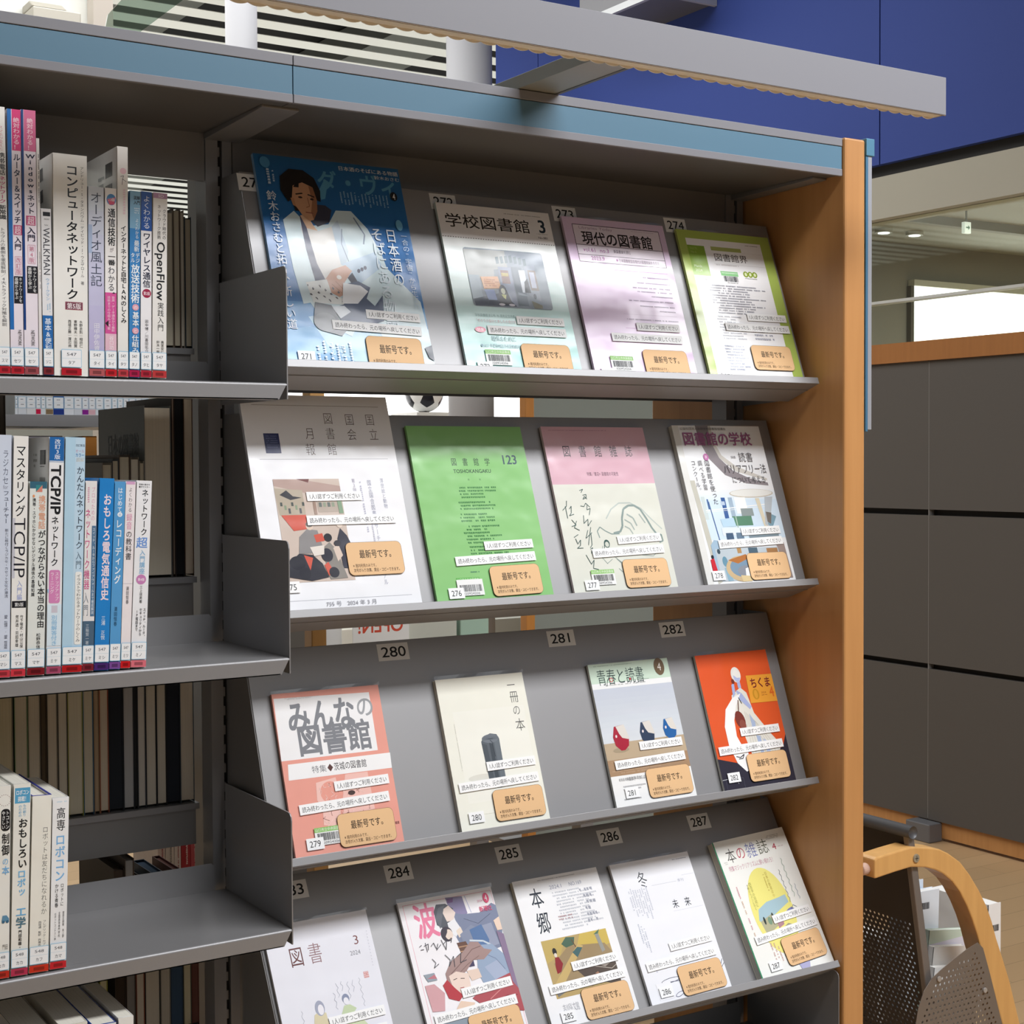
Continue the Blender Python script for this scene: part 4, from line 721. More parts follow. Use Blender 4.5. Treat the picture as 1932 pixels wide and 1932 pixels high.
def book(label, x, z, w, h, d, art, col, kana, red='#c9222e', lean=0, y=-.060, n1='547', cover=None, side=None, group='books on the left bay shelves', hard=None):
    """upright book: x left edge at the foot, z shelf top, all in metres except w,h,d in mm"""
    root = empty('book', (x, y, z), (0, R(lean), 0), label=label, category='book', group=group)
    W, H, D = w * .001, h * .001, d * .001; m = M(cover or col, 'film'); b = MB()
    b.box(0, .0009, .001, D, .0002, H, m); b.box(W - .0009, W, .001, D, .0002, H, m)
    n = 6; pts = [(W * i / n, .0016 - .0016 * math.sin(math.pi * i / n) ** .5) for i in range(n + 1)] + [(W, .0025), (0, .0025)]
    b.prism(pts, 'z', .0002, H, m)
    if hard: b.prism([(p, q - .0002) for p, q in pts], 'z', H - .0012, H + .0002, M(hard, 'paper')); b.box(0, .0012, .001, D, H - .0012, H + .0003, M(hard, 'paper')); b.box(W - .0012, W, .001, D, H - .0012, H + .0003, M(hard, 'paper'))
    A = Art(b, (0, -.0004, H), (1, 0, 0), (0, 0, -1), (0, -1, 0), 'film', .03)
    A.r(.25, 0, w - .25, h - .2, col); art(A, w, h)
    if side:
        S = Art(b, (-.0002, D, H), (0, -1, 0), (0, 0, -1), (-1, 0, 0), 'film', .05); side(S, d, h)
    b.build('cover', root)
    b = MB(); i = .003 if hard else .0004; b.box(.0009, W - .0009, .0025, D - .001, .0005, H - i, M('#e4e0d4', 'pages')); b.build('page_block', root)
    if kana: call_label(root, w, n1, kana, red)
    return root
def fr(A, w, h):
    """helpers in fractions of the spine"""
    def T(tx, f0, f1, u0, u1, c, bold=0.0, v=1): A.t(tx, u0 * w, f0 * h, u1 * w, f1 * h, c, bold, v)
    def B(f0, f1, u0, u1, c): A.r(u0 * w, f0 * h, u1 * w, f1 * h, c)
    return T, B
K = '#26272b'
def b_su(A, w, h):
    T, B = fr(A, w, h); T('スマホが変えた', .07, .165, .4, .8, '#d98c9c'); T('携帯電話', .17, .255, .3, .95, K, .02); T('ネットワーク', .258, .36, .3, .95, '#c0407c', .02); T('新常識', .365, .42, .3, .95, K, .03); T('トラブルの裏側を徹底解剖／4大トラフィック対策を解説', .45, .82, .35, .8, '#66666c')
def b_ru(A, w, h):
    T, B = fr(A, w, h); B(0, .83, 0, .3, '#2d6fb6'); B(0, .155, .34, 1, '#d4417a'); T('絶対わかる！', .03, .152, .42, .92, '#f0c4d4', .03); T('ルーター＆スイッチ', .165, .43, .4, .95, '#2a2a44', .03); B(.435, .472, .36, .98, '#c05a80'); T('超', .437, .471, .42, .92, '#f2d8e2', .02, 0); T('入門', .478, .53, .4, .95, '#2a2a44', .02)
    A.fr(.45 * w, .553 * h, .92 * w, .622 * h, .3, '#dd9cb0'); T('改訂版', .556, .62, .5, .88, '#d890a6'); B(.628, .73, .34, 1, '#26262c'); T('ネットワークを', .632, .727, .68, .95, '#eee', .01); T('基礎から学ぶ', .632, .715, .38, .65, '#eee', .01); T('NETWORK', .83, .89, .6, .85, '#555', 0, 2)
def b_wi(A, w, h):
    T, B = fr(A, w, h); B(0, .83, 0, .16, '#22427e'); B(0, .155, .18, 1, '#cf6a90'); T('絶対わかる！', .03, .152, .38, .82, '#f0cdd8', .03); T('Windows', .163, .315, .3, .9, '#2a2a44', .04); T('ネット', .318, .392, .32, .88, '#2a2a44', .03); B(.398, .434, .26, .9, '#c05a80'); T('超', .4, .433, .34, .84, '#f2d8e2', .02, 0); T('入門', .44, .495, .3, .9, '#2a2a44', .02)
    A.fr(.36 * w, .508 * h, .86 * w, .578 * h, .3, '#dd9cb0'); T('第4版', .512, .575, .42, .8, '#d890a6'); B(.588, .69, .28, .98, '#26262c'); T('ネットワークを', .592, .687, .64, .93, '#eee', .01); T('基礎から学ぶ', .592, .675, .32, .6, '#eee', .01); T('NETWORK', .83, .89, .5, .75, '#555', 0, 2)
def b_th(A, w, h): A.marks(.8, 10, w - .8, 70, 1, '#7a7a7e', True, 2); A.marks(.8, 120, w - .8, 170, 1, '#9a9a9e', True, 3)
def b_wa(A, w, h):
    T, B = fr(A, w, h); B(.02, .045, .2, .9, '#2c2c30'); T('mini', .055, .068, .3, .8, '#555', 0, 0); T('ｗ.', .09, .105, .3, .8, '#555', 0, 0); T('WALKMAN', .115, .4, .2, .85, '#43444c', 0, 2); T('ウォークマン', .415, .55, .35, .75, '#7fb0d8', 0); A.marks(.35 * w, .565 * h, .8 * w, .62 * h, 2, '#a8c8e2', True); B(.64, 1, .02, .98, '#2f6cb0'); T('基本&便利', .655, .85, .2, .85, '#dfe9f4', .02)
def b_co(A, w, h):
    T, B = fr(A, w, h); T('コンピュータネットワーク', .045, .655, .36, .74, K, .03); T('アンドリュー・S・タネンバウム｜デイビッド・J・ウエザロール 著', .05, .585, .79, .9, '#3c3c40'); B(.665, .699, .34, .84, '#7d4a58'); A.fr(.34 * w, .665 * h, .84 * w, .699 * h, .5, '#a8606e'); T('第5版', .668, .697, .38, .8, '#f0e6e8', .02, 0)
    T('水野忠則｜相田仁', .745, .87, .74, .84, K); T('東野輝夫｜太田賢', .745, .87, .58, .68, K); T('西垣正勝｜渡辺尚', .745, .87, .41, .51, K)
def b_au(A, w, h):
    T, B = fr(A, w, h); grad(A, .4, 0, w - .4, h, '#d3dbe6', '#b9b0d8', 8); B(.2, .35, .0, .25, '#aabbd8'); T('オーディオ風土記', .025, .525, .12, .88, '#41485a', 0); T('田中伊佐資', .715, .865, .32, .7, '#e8e6f2', .02)
def b_ts(A, w, h):
    T, B = fr(A, w, h); A.e(w * .55, h * .06, w * .4, h * .03, '#4a88c0'); A.p([(w * .2, h * .06), (w * .9, h * .045), (w * .8, h * .085), (w * .4, h * .088)], '#d0506c'); T('しくみ図解', .05, .07, .25, .85, '#eef2f6', .01, 0); T('通信技術', .105, .305, .25, .9, K, .03); T('が', .312, .34, .4, .75, '#7a6a70'); T('一番', .345, .408, .25, .9, K, .03); T('わかる', .412, .545, .25, .85, '#4a4a52')
    B(.552, .77, .02, .98, '#d3589a'); T('音声・データ通信から最新', .57, .76, .55, .85, '#f3d4e4'); T('技術までの仕組みが満載', .57, .75, .2, .48, '#f3d4e4'); B(.77, .862, .02, .98, '#e3bccb'); T('谷口功', .78, .855, .35, .75, '#f6eaef', .01)
    A.p([(.02 * w, .715 * h), (.3 * w, .7 * h), (.3 * w, .735 * h)], '#3a2a34'); A.p([(.6 * w, .556 * h), (.9 * w, .556 * h), (.75 * w, .548 * h)], '#3a2a34')
def b_in(A, w, h):
    T, B = fr(A, w, h); A.e(w * .55, h * .105, w * .3, 3.4, '#e7c3cc'); A.l([(w * .3, h * .13), (w * .6, h * .125), (w * .5, h * .14), (w * .85, h * .15)], .5, '#5a4a52'); A.l([(w * .5, h * .14), (w * .45, h * .165)], .5, '#5a4a52'); A.marks(w * .35, h * .18, w * .75, h * .31, 1, '#e8cdd4', True, 3, 1); T('インターネットと自宅LANのしくみ', .34, .765, .3, .85, K, .03)
def b_ho(A, w, h):
    T, B = fr(A, w, h); B(0, 1, .02, .98, '#4386c2'); B(0, .2, .02, .98, '#82b0cf'); T('図解', .025, .047, .35, .95, K, .03, 0); T('入門', .05, .072, .35, .95, K, .03, 0); A.marks(w * .4, h * .09, w * .9, h * .125, 3, '#d3e4f0'); T('よくわかる', .145, .255, .5, .85, '#e6eff6'); T('最新', .262, .325, .4, .9, '#e6eff6', .02); T('デジ', .33, .385, .55, .95, '#e6eff6', .02); T('タル', .33, .385, .1, .5, '#e6eff6', .02); T('放送技術', .39, .6, .15, .95, '#eef4f9', .03); A.e(w * .58, h * .622, w * .3, 3.6, '#e0a5b4'); T('の', .612, .633, .4, .78, '#f8eef0', .01, 0); T('基本', .645, .725, .3, .9, '#eef4f9', .03); A.e(w * .58, h * .748, w * .3, 3.6, '#e0a5b4'); T('と', .738, .76, .4, .78, '#f8eef0', .01, 0); T('仕組み', .77, .87, .25, .9, '#eef4f9', .03)
def b_wl(A, w, h):
    T, B = fr(A, w, h); B(0, .21, .02, .98, '#2f57a0'); T('よくわかる', .02, .2, .2, .85, '#e3eaf4', 0); T('ワイヤレス通信', .218, .515, .18, .9, '#282c42', .03); A.e(w * .55, h * .545, w * .4, 5, '#9c2a4a'); T('第2版', .535, .556, .25, .85, '#f0d8e0', .02, 0); T('田中博／川喜田佑介', .685, .865, .4, .72, '#5a5a62', 0)
def b_of(A, w, h):
    T, B = fr(A, w, h); B(0, .03, .02, .98, '#b48cab'); T('SD', .008, .024, .35, .75, '#e6d8e4', .02, 0); T('クラウド時代の', .085, .25, .66, .92, K); T('ネットワーク技術', .063, .25, .3, .56, K); T('OpenFlow', .262, .578, .3, .85, K, .018, 2); T('実践入門', .588, .745, .35, .8, K, -.004); T('高宮安仁', .795, .865, .6, .82, '#444'); T('鈴木一哉', .795, .865, .3, .52, '#444')
z1 = .0018 + LZ[0]
def s_co(S, d, h):
    S.p([(d - 60, 12), (d - 38, 10), (d - 38, 24), (d - 60, 26)], '#2c2c2e'); S.p([(d - 60, 36), (d - 38, 34), (d - 38, 48), (d - 60, 50)], '#2c2c2e'); S.r(d - 100, 30, d - 70, 90, '#35363a')
def s_in(S, d, h): S.bar(d - 40, 14, d - 16, 30, '#33363c'); S.bar(d - 40, 38, d - 16, 54, '#33363c'); S.marks(d - 66, 26, d - 46, 42, 2, '#a8a8a8')
for a in (('white book with red and black lettering about mobile phone networks, leftmost of the top shelf', -.3507, 12.2, 283, 148, b_su, '#eeede9', 'スマ', '#b42430', -.4),
 ('tall pink and blue book about routers and switches on the top shelf', -.3383, 14.1, 282, 182, b_ru, '#e9e1ea', 'セツ', '#b42430', 0),
 ('tall pink-topped book with navy edge about operating system networking on the top shelf', -.3239, 15.4, 283, 182, b_wi, '#ebe3ec', 'セツ', '#9a4a50', .03),
 ('very thin pale book squeezed beside the tall pink-topped book', -.3082, 3.7, 254, 180, b_th, '#e3e0de', '', '', 0),
 ('slim white and blue book about portable cassette players on the top shelf', -.3039, 11.2, 179.5, 130, b_wa, '#e6e6e8', 'ソニ', '#7c2a30', -.1),
 ('thickest white book on the top shelf, on computer networks in bold black', -.2922, 37.4, 240.5, 182, b_co, '#eeede8', 'タア', '#b4202e', .4, s_co),
 ('pale lavender blue book about audio on the top shelf', -.2543, 17.6, 208, 148, b_au, '#cfd6e4', 'タイ', '#b05a5c', .5),
 ('white and magenta book on communication technology on the top shelf', -.2364, 13.2, 208, 148, b_ts, '#eceae8', 'タイ', '#c0242c', .7),
 ('tall white book with barcodes on its visible side, about home networking', -.2221, 12.2, 255, 182, b_in, '#ebe9e5', 'タツ', '#b83c44', .6, s_in),
 ('blue and light blue book about broadcasting technology on the top shelf', -.2096, 12.4, 207.5, 148, b_ho, '#5a98c8', 'タノ', '#a81e48', 1.1),
 ('white book with a dark blue top about wireless communication', -.1964, 12.8, 208, 148, b_wl, '#ecebee', 'タヒ', '#ac2638', .95),
 ('white book with a mauve top band, rightmost on the top shelf', -.1830, 16.8, 208, 148, b_of, '#e7e5e1', 'タヤ', '#b83a3c', 1.1)):
    book(a[0], a[1], z1, a[2], a[3], a[4], a[5], a[6], a[7], a[8], a[9], side=a[10] if len(a) > 10 else None)
def b_ra(A, w, h):
    T, B = fr(A, w, h); T('ラジカセ', .06, .205, .35, .8, '#5d6478', 0); T('for', .205, .222, .4, .75, '#8a90a4', 0, 0); T('フューチャー', .228, .365, .4, .85, '#50566a', .01); T('新たに根付くラジカセ・カセット文化の潮流', .385, .67, .55, .82, '#5a5e70'); T('編集 松崎順一 ・ 編集 熊谷朋哉', .74, .88, .55, .8, '#5a5e70')
def b_ma(A, w, h):
    T, B = fr(A, w, h); B(.34, .59, 0, .2, '#c9cad4'); T('マスタリング', .035, .335, .15, .85, K, .012); T('TCP/IP', .338, .588, .12, .9, '#2c2c34', -.004, 2); T('入門編', .598, .682, .35, .72, '#a9b4e0', .01); B(.684, .712, .05, .98, '#222226'); T('第5版', .69, .708, .22, .82, '#eee', .01, 0); T('竹下隆史・村山公保', .742, .88, .6, .82, K); T('荒井透・苅田幸雄', .742, .875, .3, .52, K)
def b_ke(A, w, h):
    T, B = fr(A, w, h); B(0, .036, .02, .98, '#3f6a7e'); A.p([(w * .36, h * .018), (w * .72, h * .018), (w * .36, h * .054)], '#3f8a8e'); A.p([(w * .72, h * .018), (w * .72, h * .054), (w * .36, h * .054)], '#d98a78'); T('携帯電話', .07, .245, .52, .92, '#e3a88a', .03); T('がつながらない本当の理由', .25, .755, .52, .95, K, .025); T('携帯・スマホにかかせないデジタル通信の基礎知識', .085, .592, .18, .38, '#33343a', .012); T('松野恭信', .78, .862, .5, .75, K); A.e(w * .24, h * .075, 1.2, 1.6, '#e39a6a')
def b_tc(A, w, h):
    T, B = fr(A, w, h); B(0, .1, .02, .98, '#2d6aac'); T('改訂3版', .008, .094, .35, .75, '#e8eef6', .02); A.l([(0, h * .104), (w, h * .104)], .5, '#4a80b8'); T('TCP/IP', .118, .325, .16, .82, K, .045, 2); T('ネットワーク', .333, .545, .2, .72, K, .025); A.rr(w * .12, h * .56, w * .85, h * .7, 2.5, '#d88abb'); T('ステップアップ', .568, .69, .5, .78, '#f8e6f0', .01); T('ラーニング', .568, .66, .18, .46, '#f8e6f0', .01); B(.64, .655, .02, .12, '#a8d0ec'); B(.705, .88, .02, .98, '#dcecf6'); A.r(w * .3, h * .71, w * .7, h * .74, '#cfc9d4'); T('別冊解答付き', .75, .88, .3, .7, '#8cc0e4', .02)
def b_ka(A, w, h):
    T, B = fr(A, w, h); B(0, 1, .03, .5, '#b5d6ea'); B(0, 1, .5, .97, '#c2dcee'); T('改訂新版', .028, .04, .52, .97, '#4a5a6c', .01, 0); T('オール', .05, .066, .5, .95, '#c8a0b8', .01, 0); T('カラー', .066, .084, .5, .95, '#3f86c4', .02, 0); T('図解', .085, .104, .55, .95, '#d8dcd8', .01, 0); T('かんたんネットワーク', .122, .475, .58, .95, '#34404e', .006); T('入門', .482, .56, .6, .9, '#44586c', -.01); A.rr(w * .6, h * .57, w * .93, h * .88, 2, '#f2f2ee'); T('イラストでわかるネットワークのしくみ', .58, .87, .66, .88, K)
def b_pr(A, w, h):
    T, B = fr(A, w, h); T('プロのための', .03, .21, .52, .85, '#d8a0b8'); A.marks(w * .05, h * .03, w * .35, h * .13, 1, '#d4a8b8', True, 3, 1); T('ネットワーク機器', .145, .57, .02, .5, '#cc4a86', .01); T('入門', .58, .71, .02, .45, '#7a8490', 0); B(.235, .71, .62, .96, '#5a7c9c'); T('スイッチ、ルータからファイアウォールまで徹底解説', .245, .7, .68, .9, '#dfe8f0', .01); B(.735, .87, .02, .98, '#50687e'); T('三輪賢一著', .75, .86, .25, .55, '#c4ccd4')
def b_om(A, w, h):
    T, B = fr(A, w, h); B(0, 1, .02, .98, '#2c84cc'); T('おもしろ電気通信史', .08, .635, .3, .85, '#f3dfe6', .04); T('三浦　正悦', .715, .84, .4, .68, '#dce8f4', .01)
def b_ha(A, w, h):
    T, B = fr(A, w, h); B(0, 1, .02, .98, '#5c9fd4'); T('はじめて', .03, .165, .3, .75, '#e8f0f8', .02); A.e(w * .55, h * .175, w * .22, 2.6, '#f0f4f8'); T('の', .168, .184, .42, .68, '#5c9fd4', .02, 0); T('レコーディング', .2, .545, .2, .8, '#f2f6fa', .03); T('満田恒春', .665, .77, .3, .6, '#2c4a66')
def b_ro(A, w, h):
    T, B = fr(A, w, h); B(0, .016, .05, .9, '#d8a8cc'); T('よくわかる', .03, .165, .3, .7, '#4a4a50', -.004); T('録音', .17, .258, .15, .75, '#e2a4c0', .012); T('の教科書', .262, .42, .15, .78, K, .004); A.l([(0, h * .545), (w, h * .545)], .4, '#c8c4c8'); T('満田恒春', .56, .655, .35, .65, '#5a5a60')
def b_ne(A, w, h):
    T, B = fr(A, w, h); T('現場の基本を', .016, .026, .15, .88, K, .02, 0); T('集中マスター', .028, .04, .15, .88, K, .02, 0); T('ネットワーク', .045, .295, .35, .8, K, .02); T('超', .3, .362, .1, .85, '#6c98dc', .025, 0); T('入門講座', .368, .5, .35, .72, '#8cbce0', .02); A.e(w * .5, h * .528, w * .32, 5.6, '#c884b8'); T('第4版', .52, .537, .28, .72, '#f6e8f2', .02, 0); T('三上信男著', .56, .655, .42, .62, '#444'); T('スイッチ、ルータ、', .68, .84, .7, .88, K, .01); T('セキュリティから', .68, .83, .46, .64, K, .01); T('IP電話まで', .69, .805, .22, .4, K, .01)
def s_tc(S, d, h): S.bar(d - 34, 14, d - 12, 30, '#4a4c50'); S.bar(d - 34, 44, d - 12, 60, '#7a7c80'); S.marks(d - 34, 31.5, d - 12, 34, 1, '#8a8a8c', False, 3, 1); S.marks(d - 60, 18, d - 42, 36, 3, '#a8a8a6', False, 4)
def s_ka(S, d, h): S.r(d - 60, 6, d - 6, 70, '#e4e6e2'); S.marks(d - 40, 16, d - 10, 40, 4, '#b0b4b8', False, 5)
z2 = .0018 + LZ[1]
for a in (('very pale blue book about cassette players, leftmost on the second shelf', -.3585, 14.4, 260, 150, b_ra, '#d3dcec', 'マシ', '#c43c48', 1.3),
 ('white book with black title and big serif letters down its spine, second shelf', -.3439, 15.9, 259, 182, b_ma, '#efeeea', 'マス', '#cc3844', 1.7),
 ('grey-green book with a teal top and salmon lettering on the second shelf', -.3265, 19.0, 210, 148, b_ke, '#e3e7e3', 'マヤ', '#7c1a22', 1.75),
 ('white book with a blue box atop its spine and a pink panel below', -.3059, 16.3, 258, 182, b_tc, '#edeef0', 'ミケ', '#a84a68', 1.7, s_tc),
 ('light blue book with a white rounded strip on its spine, second shelf', -.2890, 22.2, 258, 182, b_ka, '#b9d7ea', 'ミケ', '#b41e22', 1.8, s_ka),
 ('white book with magenta lettering and a slate strip, half hidden on the second shelf', -.2667, 13.0, 210, 148, b_pr, '#e9e7e7', 'ミケ', '#7c2430', 2.0),
 ('saturated blue book with pinkish white lettering on the second shelf', -.2535, 16.8, 213, 148, b_om, '#2c84cc', 'ミシ', '#4a2a6c', 2.6),
 ('sky blue book about recording on the second shelf', -.2365, 12.6, 209, 148, b_ha, '#5c9fd4', 'ミツ', '#7a4a92', 2.65),
 ('thin white book with a pink top edge on the second shelf', -.2238, 11.4, 209, 148, b_ro, '#efe8ea', 'ミツ', '#c81c22', 2.65),
 ('white book with a blue character and pink circle, rightmost on the second shelf', -.2120, 17.8, 210, 148, b_ne, '#eeeff2', 'ミノ', '#d8707c', 2.75)):
    book(a[0], a[1], z2, a[2], a[3], a[4], a[5], a[6], a[7], a[8], a[9], side=a[10] if len(a) > 10 else None)
def b_se(A, w, h):
    T, B = fr(A, w, h)
    for i in range(18): A.k = 2; t = 2 * math.pi * i / 18; A.e(w * .62 + 6 * math.cos(t), h * .075 + 6 * math.sin(t), .45, .45, '#8a6a6a', 0, 6)
    A.rr(w * .4, h * .12, w * .96, h * .235, 4, '#1f2024'); T('トコトン', .13, .225, .68, .92, '#eee', .02); T('やさしい', .13, .225, .44, .67, '#eee', .02); T('制御', .245, .362, .45, .95, K, .035); T('の', .372, .412, .5, .9, '#8cc0e8', .02, 0); T('本', .415, .462, .48, .95, '#78b4e4', .03, 0); A.p([(w * .5, h * .70), (w * .55, h * .672), (w * .8, h * .672), (w * .95, h * .69), (w * .95, h * .705)], '#5f8fae'); A.e(w * .6, h * .705, 1.6, 1.6, '#3d6a88'); A.e(w * .85, h * .705, 1.6, 1.6, '#3d6a88'); T('門田', .82, .85, .55, .9, '#8a8a8a', 0, 0)
def b_rb(A, w, h):
    T, B = fr(A, w, h); B(.02, .1, .08, .96, '#5aa4cc'); T('ロボコン', .03, .058, .14, .9, '#f0f4f6', .03, 0); T('挑戦！', .063, .092, .25, .85, '#f0f4f6', .03, 0); T('もの創り', .105, .17, .55, .75, '#7fb8dc', .01); T('のための', .108, .172, .3, .5, '#7fb8dc', .01); T('おもしろい', .178, .44, .3, .85, K, .04); T('ロボッ', .445, .585, .3, .8, '#7fbce6', .04); T('工', .642, .69, .25, .85, '#6cb2e0', .045, 0); T('学', .692, .752, .25, .85, '#557a8c', .045, 0); T('門田和雄・', .76, .86, .42, .62, K, .03)
def b_to(A, w, h):
    T, B = fr(A, w, h); T('ロボットは友だちになれるか', .175, .675, .55, .85, '#4a4a4c', -.006); T('フレデリック・カプ', .705, .85, .66, .84, '#5a5a5e'); T('西垣通 監訳 西兼志', .71, .85, .44, .6, '#5a5a5e')
def b_ks(A, w, h):
    T, B = fr(A, w, h); A.marks(w * .2, h * .02, w * .85, h * .035, 1, '#c4dcec', False, 2, 1); T('高専', .055, .195, .25, .8, K, .008); T('ロボコン', .21, .49, .2, .82, '#80b8e8', .03); T('ロボットに', .5, .635, .58, .78, K, .002); T('かける青春', .5, .64, .24, .46, K, .008); T('萱原正嗣著 見上野', .665, .82, .72, .84, '#6a6a6e'); T('全国高等専門学校', .665, .815, .48, .6, '#6a6a6e'); T('ロボットコンテスト事', .67, .83, .24, .36, '#6a6a6e')
z3 = .0018 + LZ[2]
for a in (('white book about machine control with a black bubble, leftmost on the third shelf', -.3666, 17.0, 208, 148, b_se, '#ecebe4', 'カカ', '#b8281e', 1.4, ''),
 ('white book with a light blue box at the top of its spine, third shelf', -.3484, 18.4, 208, 150, b_rb, '#ecebe3', 'カカ', '#b43050', 1.85, ''),
 ('cream jacketed hardback with blue binding edges on the third shelf', -.3289, 21.2, 193, 132, b_to, '#eeece2', 'カフ', '#c4301e', 2.0, '#3038a0'),
 ('white book with black and pale blue title, rightmost on the third shelf', -.3067, 18.3, 188, 130, b_ks, '#f0f1f2', 'カマ', '#c4202c', 1.9, '')):
    book(a[0], a[1], z3, a[2], a[3], a[4], a[5], a[6], a[7], a[8], a[9], n1='548', hard=a[10] or None)
# the lowest visible shelf: only the tops of these show
def b_pl(A, w, h): A.marks(w * .3, 16, w * .7, 150, 1, '#77777c', True, 4)
for lab, x, wd, hh, d, col, cov, ln in (('cream book with its top just visible on the bottom shelf, left of the navy one', -.3000, 30, 266, 190, '#e3dfd2', '#dcd8cb', 1),
 ('navy and white book with its top just visible on the bottom shelf', -.2645, 26, 259, 190, '#e6e8ea', '#2a4a9c', 1.2),
 ('plain white book, rightmost at the bottom left shelf', -.2365, 17.5, 262, 182, '#ecebe6', None, 1.3),
 ('grey-covered book at the left end of the bottom shelf', -.3400, 36, 262, 190, '#8f8b80', None, .5)):
    book(lab, x, LZ[3] + .0012, wd, hh, d, b_pl, col, '', '', ln, cover=cov)
# bookends: flat foot under the books and an upright plate against the last one
for x, z, ln, nm, yy in ((-.1650, LZ[0], 1.1, 'top', -.035), (-.1932, LZ[1], 2.75, 'second', -.045), (-.2877, LZ[2], 1.9, 'third', -.052)):
    o = empty('bookend', (x, yy, z), label='thin steel bookend holding up the books on the %s shelf' % nm, category='bookend', group='steel bookends')
    b = MB(); b.prism([(-.10, 0), (.034, 0), (.040, .006), (.040, .10), (-.10, .10)], 'z', .0001, .0006, STEEL); b.build('foot', o)
    b = MB(); b.prism([(.0, .0006), (.0012, .0006), (.0012 + .12 * math.tan(R(ln)), .12), (.12 * math.tan(R(ln)), .12)], 'y', .01, .09, STEEL); b.build('plate', o)

# books on the far side of the same bookcase: we see their page edges
def rear(label, x, z, w, h, d, cov, pg, y=.201, side=None, lean=0):
    o = empty('book', (x, y, z + .0006), (0, R(lean), 0), label=label, category='book', group='books on the far side, page edges towards us')
    W, H, D = w * .001, h * .001, d * .001
    b = MB(); m = M(cov, 'paper'); b.box(0, .0008, 0, D, 0, H, m); b.box(W - .0008, W, 0, D, 0, H, m); b.box(0, W, D - .002, D, 0, H, m)
    if side: side(Art(b, (-.0003, D, H), (0, -1, 0), (0, 0, -1), (-1, 0, 0), 'paper', .05), d, h)
    b.build('cover', o)
    b = MB(); b.box(.0008, W - .0008, .0015, D - .002, .003, H - .003, M(pg, 'pages')); b.build('page_block', o); return o
def s_nihon(S, d, h): S.t('日本の図書館', d - 150, 34, d - 20, 66, '#1c1d1e', .02); S.t('統計', d - 60, 80, d - 30, 130, '#3c3e40', 0, 1)
rr = random.Random(3); CV = ['#4a4d52', '#8a7f70', '#33424c', '#9a9488', '#5d4a3c', '#77808a', '#2e2f33', '#a59c8c']; PG = ['#d6cdb8', '#cfc5ae', '#ded7c6', '#c9bda5']
CN = ['charcoal', 'taupe', 'slate', 'stone', 'brown', 'blue-grey', 'black', 'beige']
top_r = [(-.0745, 14, 178), (-.0600, 9, 182), (-.0505, 5, 180), (-.0445, 9, 172)]
for i, (x, wd, hh) in enumerate(top_r): rear('tan page-edge book, %s of four seen past the top shelf books' % ('first', 'second', 'third', 'last')[i], x, RZ[0], wd, hh, 148, CV[(i * 3 + 1) % 8], PG[i % 4])
sec = [(-.158, 12.5, 150, 1, 0), (-.145, 8.5, 155, 0, 1), (-.136, 14, 160, 4, 0), (-.121, 11, 157, 1, 2), (-.109, 6, 152, 7, 1)]
for i, (x, wd, hh, c, p) in enumerate(sec): rear('short page-edge book, %s to the left of the tall lettered grey-sided one' % ('fifth', 'fourth', 'third', 'second', 'first')[i], x, RZ[1], wd, hh, 150, CV[c], PG[p])
rear('tall thick cream page-edge book with a dark lettered grey side', -.1025, RZ[1], 36, 224, 190, '#6a6b68', '#d9cfbc', side=s_nihon)
rear('black book between cream page edges on the far side, second shelf', -.0655, RZ[1], 4, 236, 180, '#3a2e28', '#8a7a6c'); rear('dark glossy book standing by the tall cream one, far side', -.0610, RZ[1], 11, 236, 180, '#1a1b1e', '#222325'); rear('cream page-edge book next to the upright, second shelf far side', -.0490, RZ[1], 12.5, 236, 170, '#5a4436', '#cbbda8')
rear('dark binder edge at the left of the second shelf gap, far side', -.305, RZ[1], 27, 236, 190, '#4b443e', '#5a534c')
edges = [(-.330, '#8a8272', '#cfc4ad', 33), (-.295, '#8f866f', '#cbbf9f', 20), (-.273, '#5d7a4e', '#cfc4ac', 16.5), (-.256, '#7d7462', '#cdc2ac', 15), (-.240, '#4f3f2e', '#5d503f', 6.5), (-.2325, '#6a6456', '#cfc3ae', 13), (-.219, '#4d473d', '#d2c9b6', 12), (-.2065, '#98984a', '#d3cbb4', 19), (-.187, '#3f6784', '#cfc6b0', 13), (-.1735, '#8a6f55', '#b39c80', 7), (-.166, '#a0573c', '#cdc0aa', 11.5), (-.154, '#262a30', '#2c3036', 18.5), (-.135, '#2e3338', '#b4b4b4', 14), (-.1205, '#1e2022', '#3a3c3e', 4), (-.116, '#44484e', '#cfcac0', 10.5), (-.105, '#202224', '#d3ccbd', 14), (-.0905, '#2a2c2e', '#d0c9ba', 13), (-.077, '#23262c', '#2c3038', 18), (-.0585, '#4c5a64', '#d3c9b8', 19)]
for i, (x, c, p, wd) in enumerate(edges):
    rear('%s page-edge book behind the third shelf, number %s from the upright' % ('cream' if p > '#b0' else 'dark', ('one', 'two', 'three', 'four', 'five', 'six', 'seven', 'eight', 'nine', 'ten', 'eleven', 'twelve', 'thirteen', 'fourteen', 'fifteen', 'sixteen', 'seventeen', 'eighteen', 'nineteen')[len(edges) - 1 - i]), x, RZ[2], wd, 214 + (i * 7) % 22, 150 + (i * 13) % 40, c, p)
low = [(-.150, '#3a2e26', '#40352c', 14), (-.135, '#55463a', '#8a8580', 12), (-.122, '#8a4a34', '#c9bfae', 11), (-.110, '#2c2a28', '#c8bfae', 20), (-.089, '#8f8a7e', '#bdb5a6', 13), (-.075, '#3a4c60', '#44586e', 16), (-.058, '#55564a', '#d8cfae', 11), (-.0465, '#6a3a34', '#7a524a', 10)]
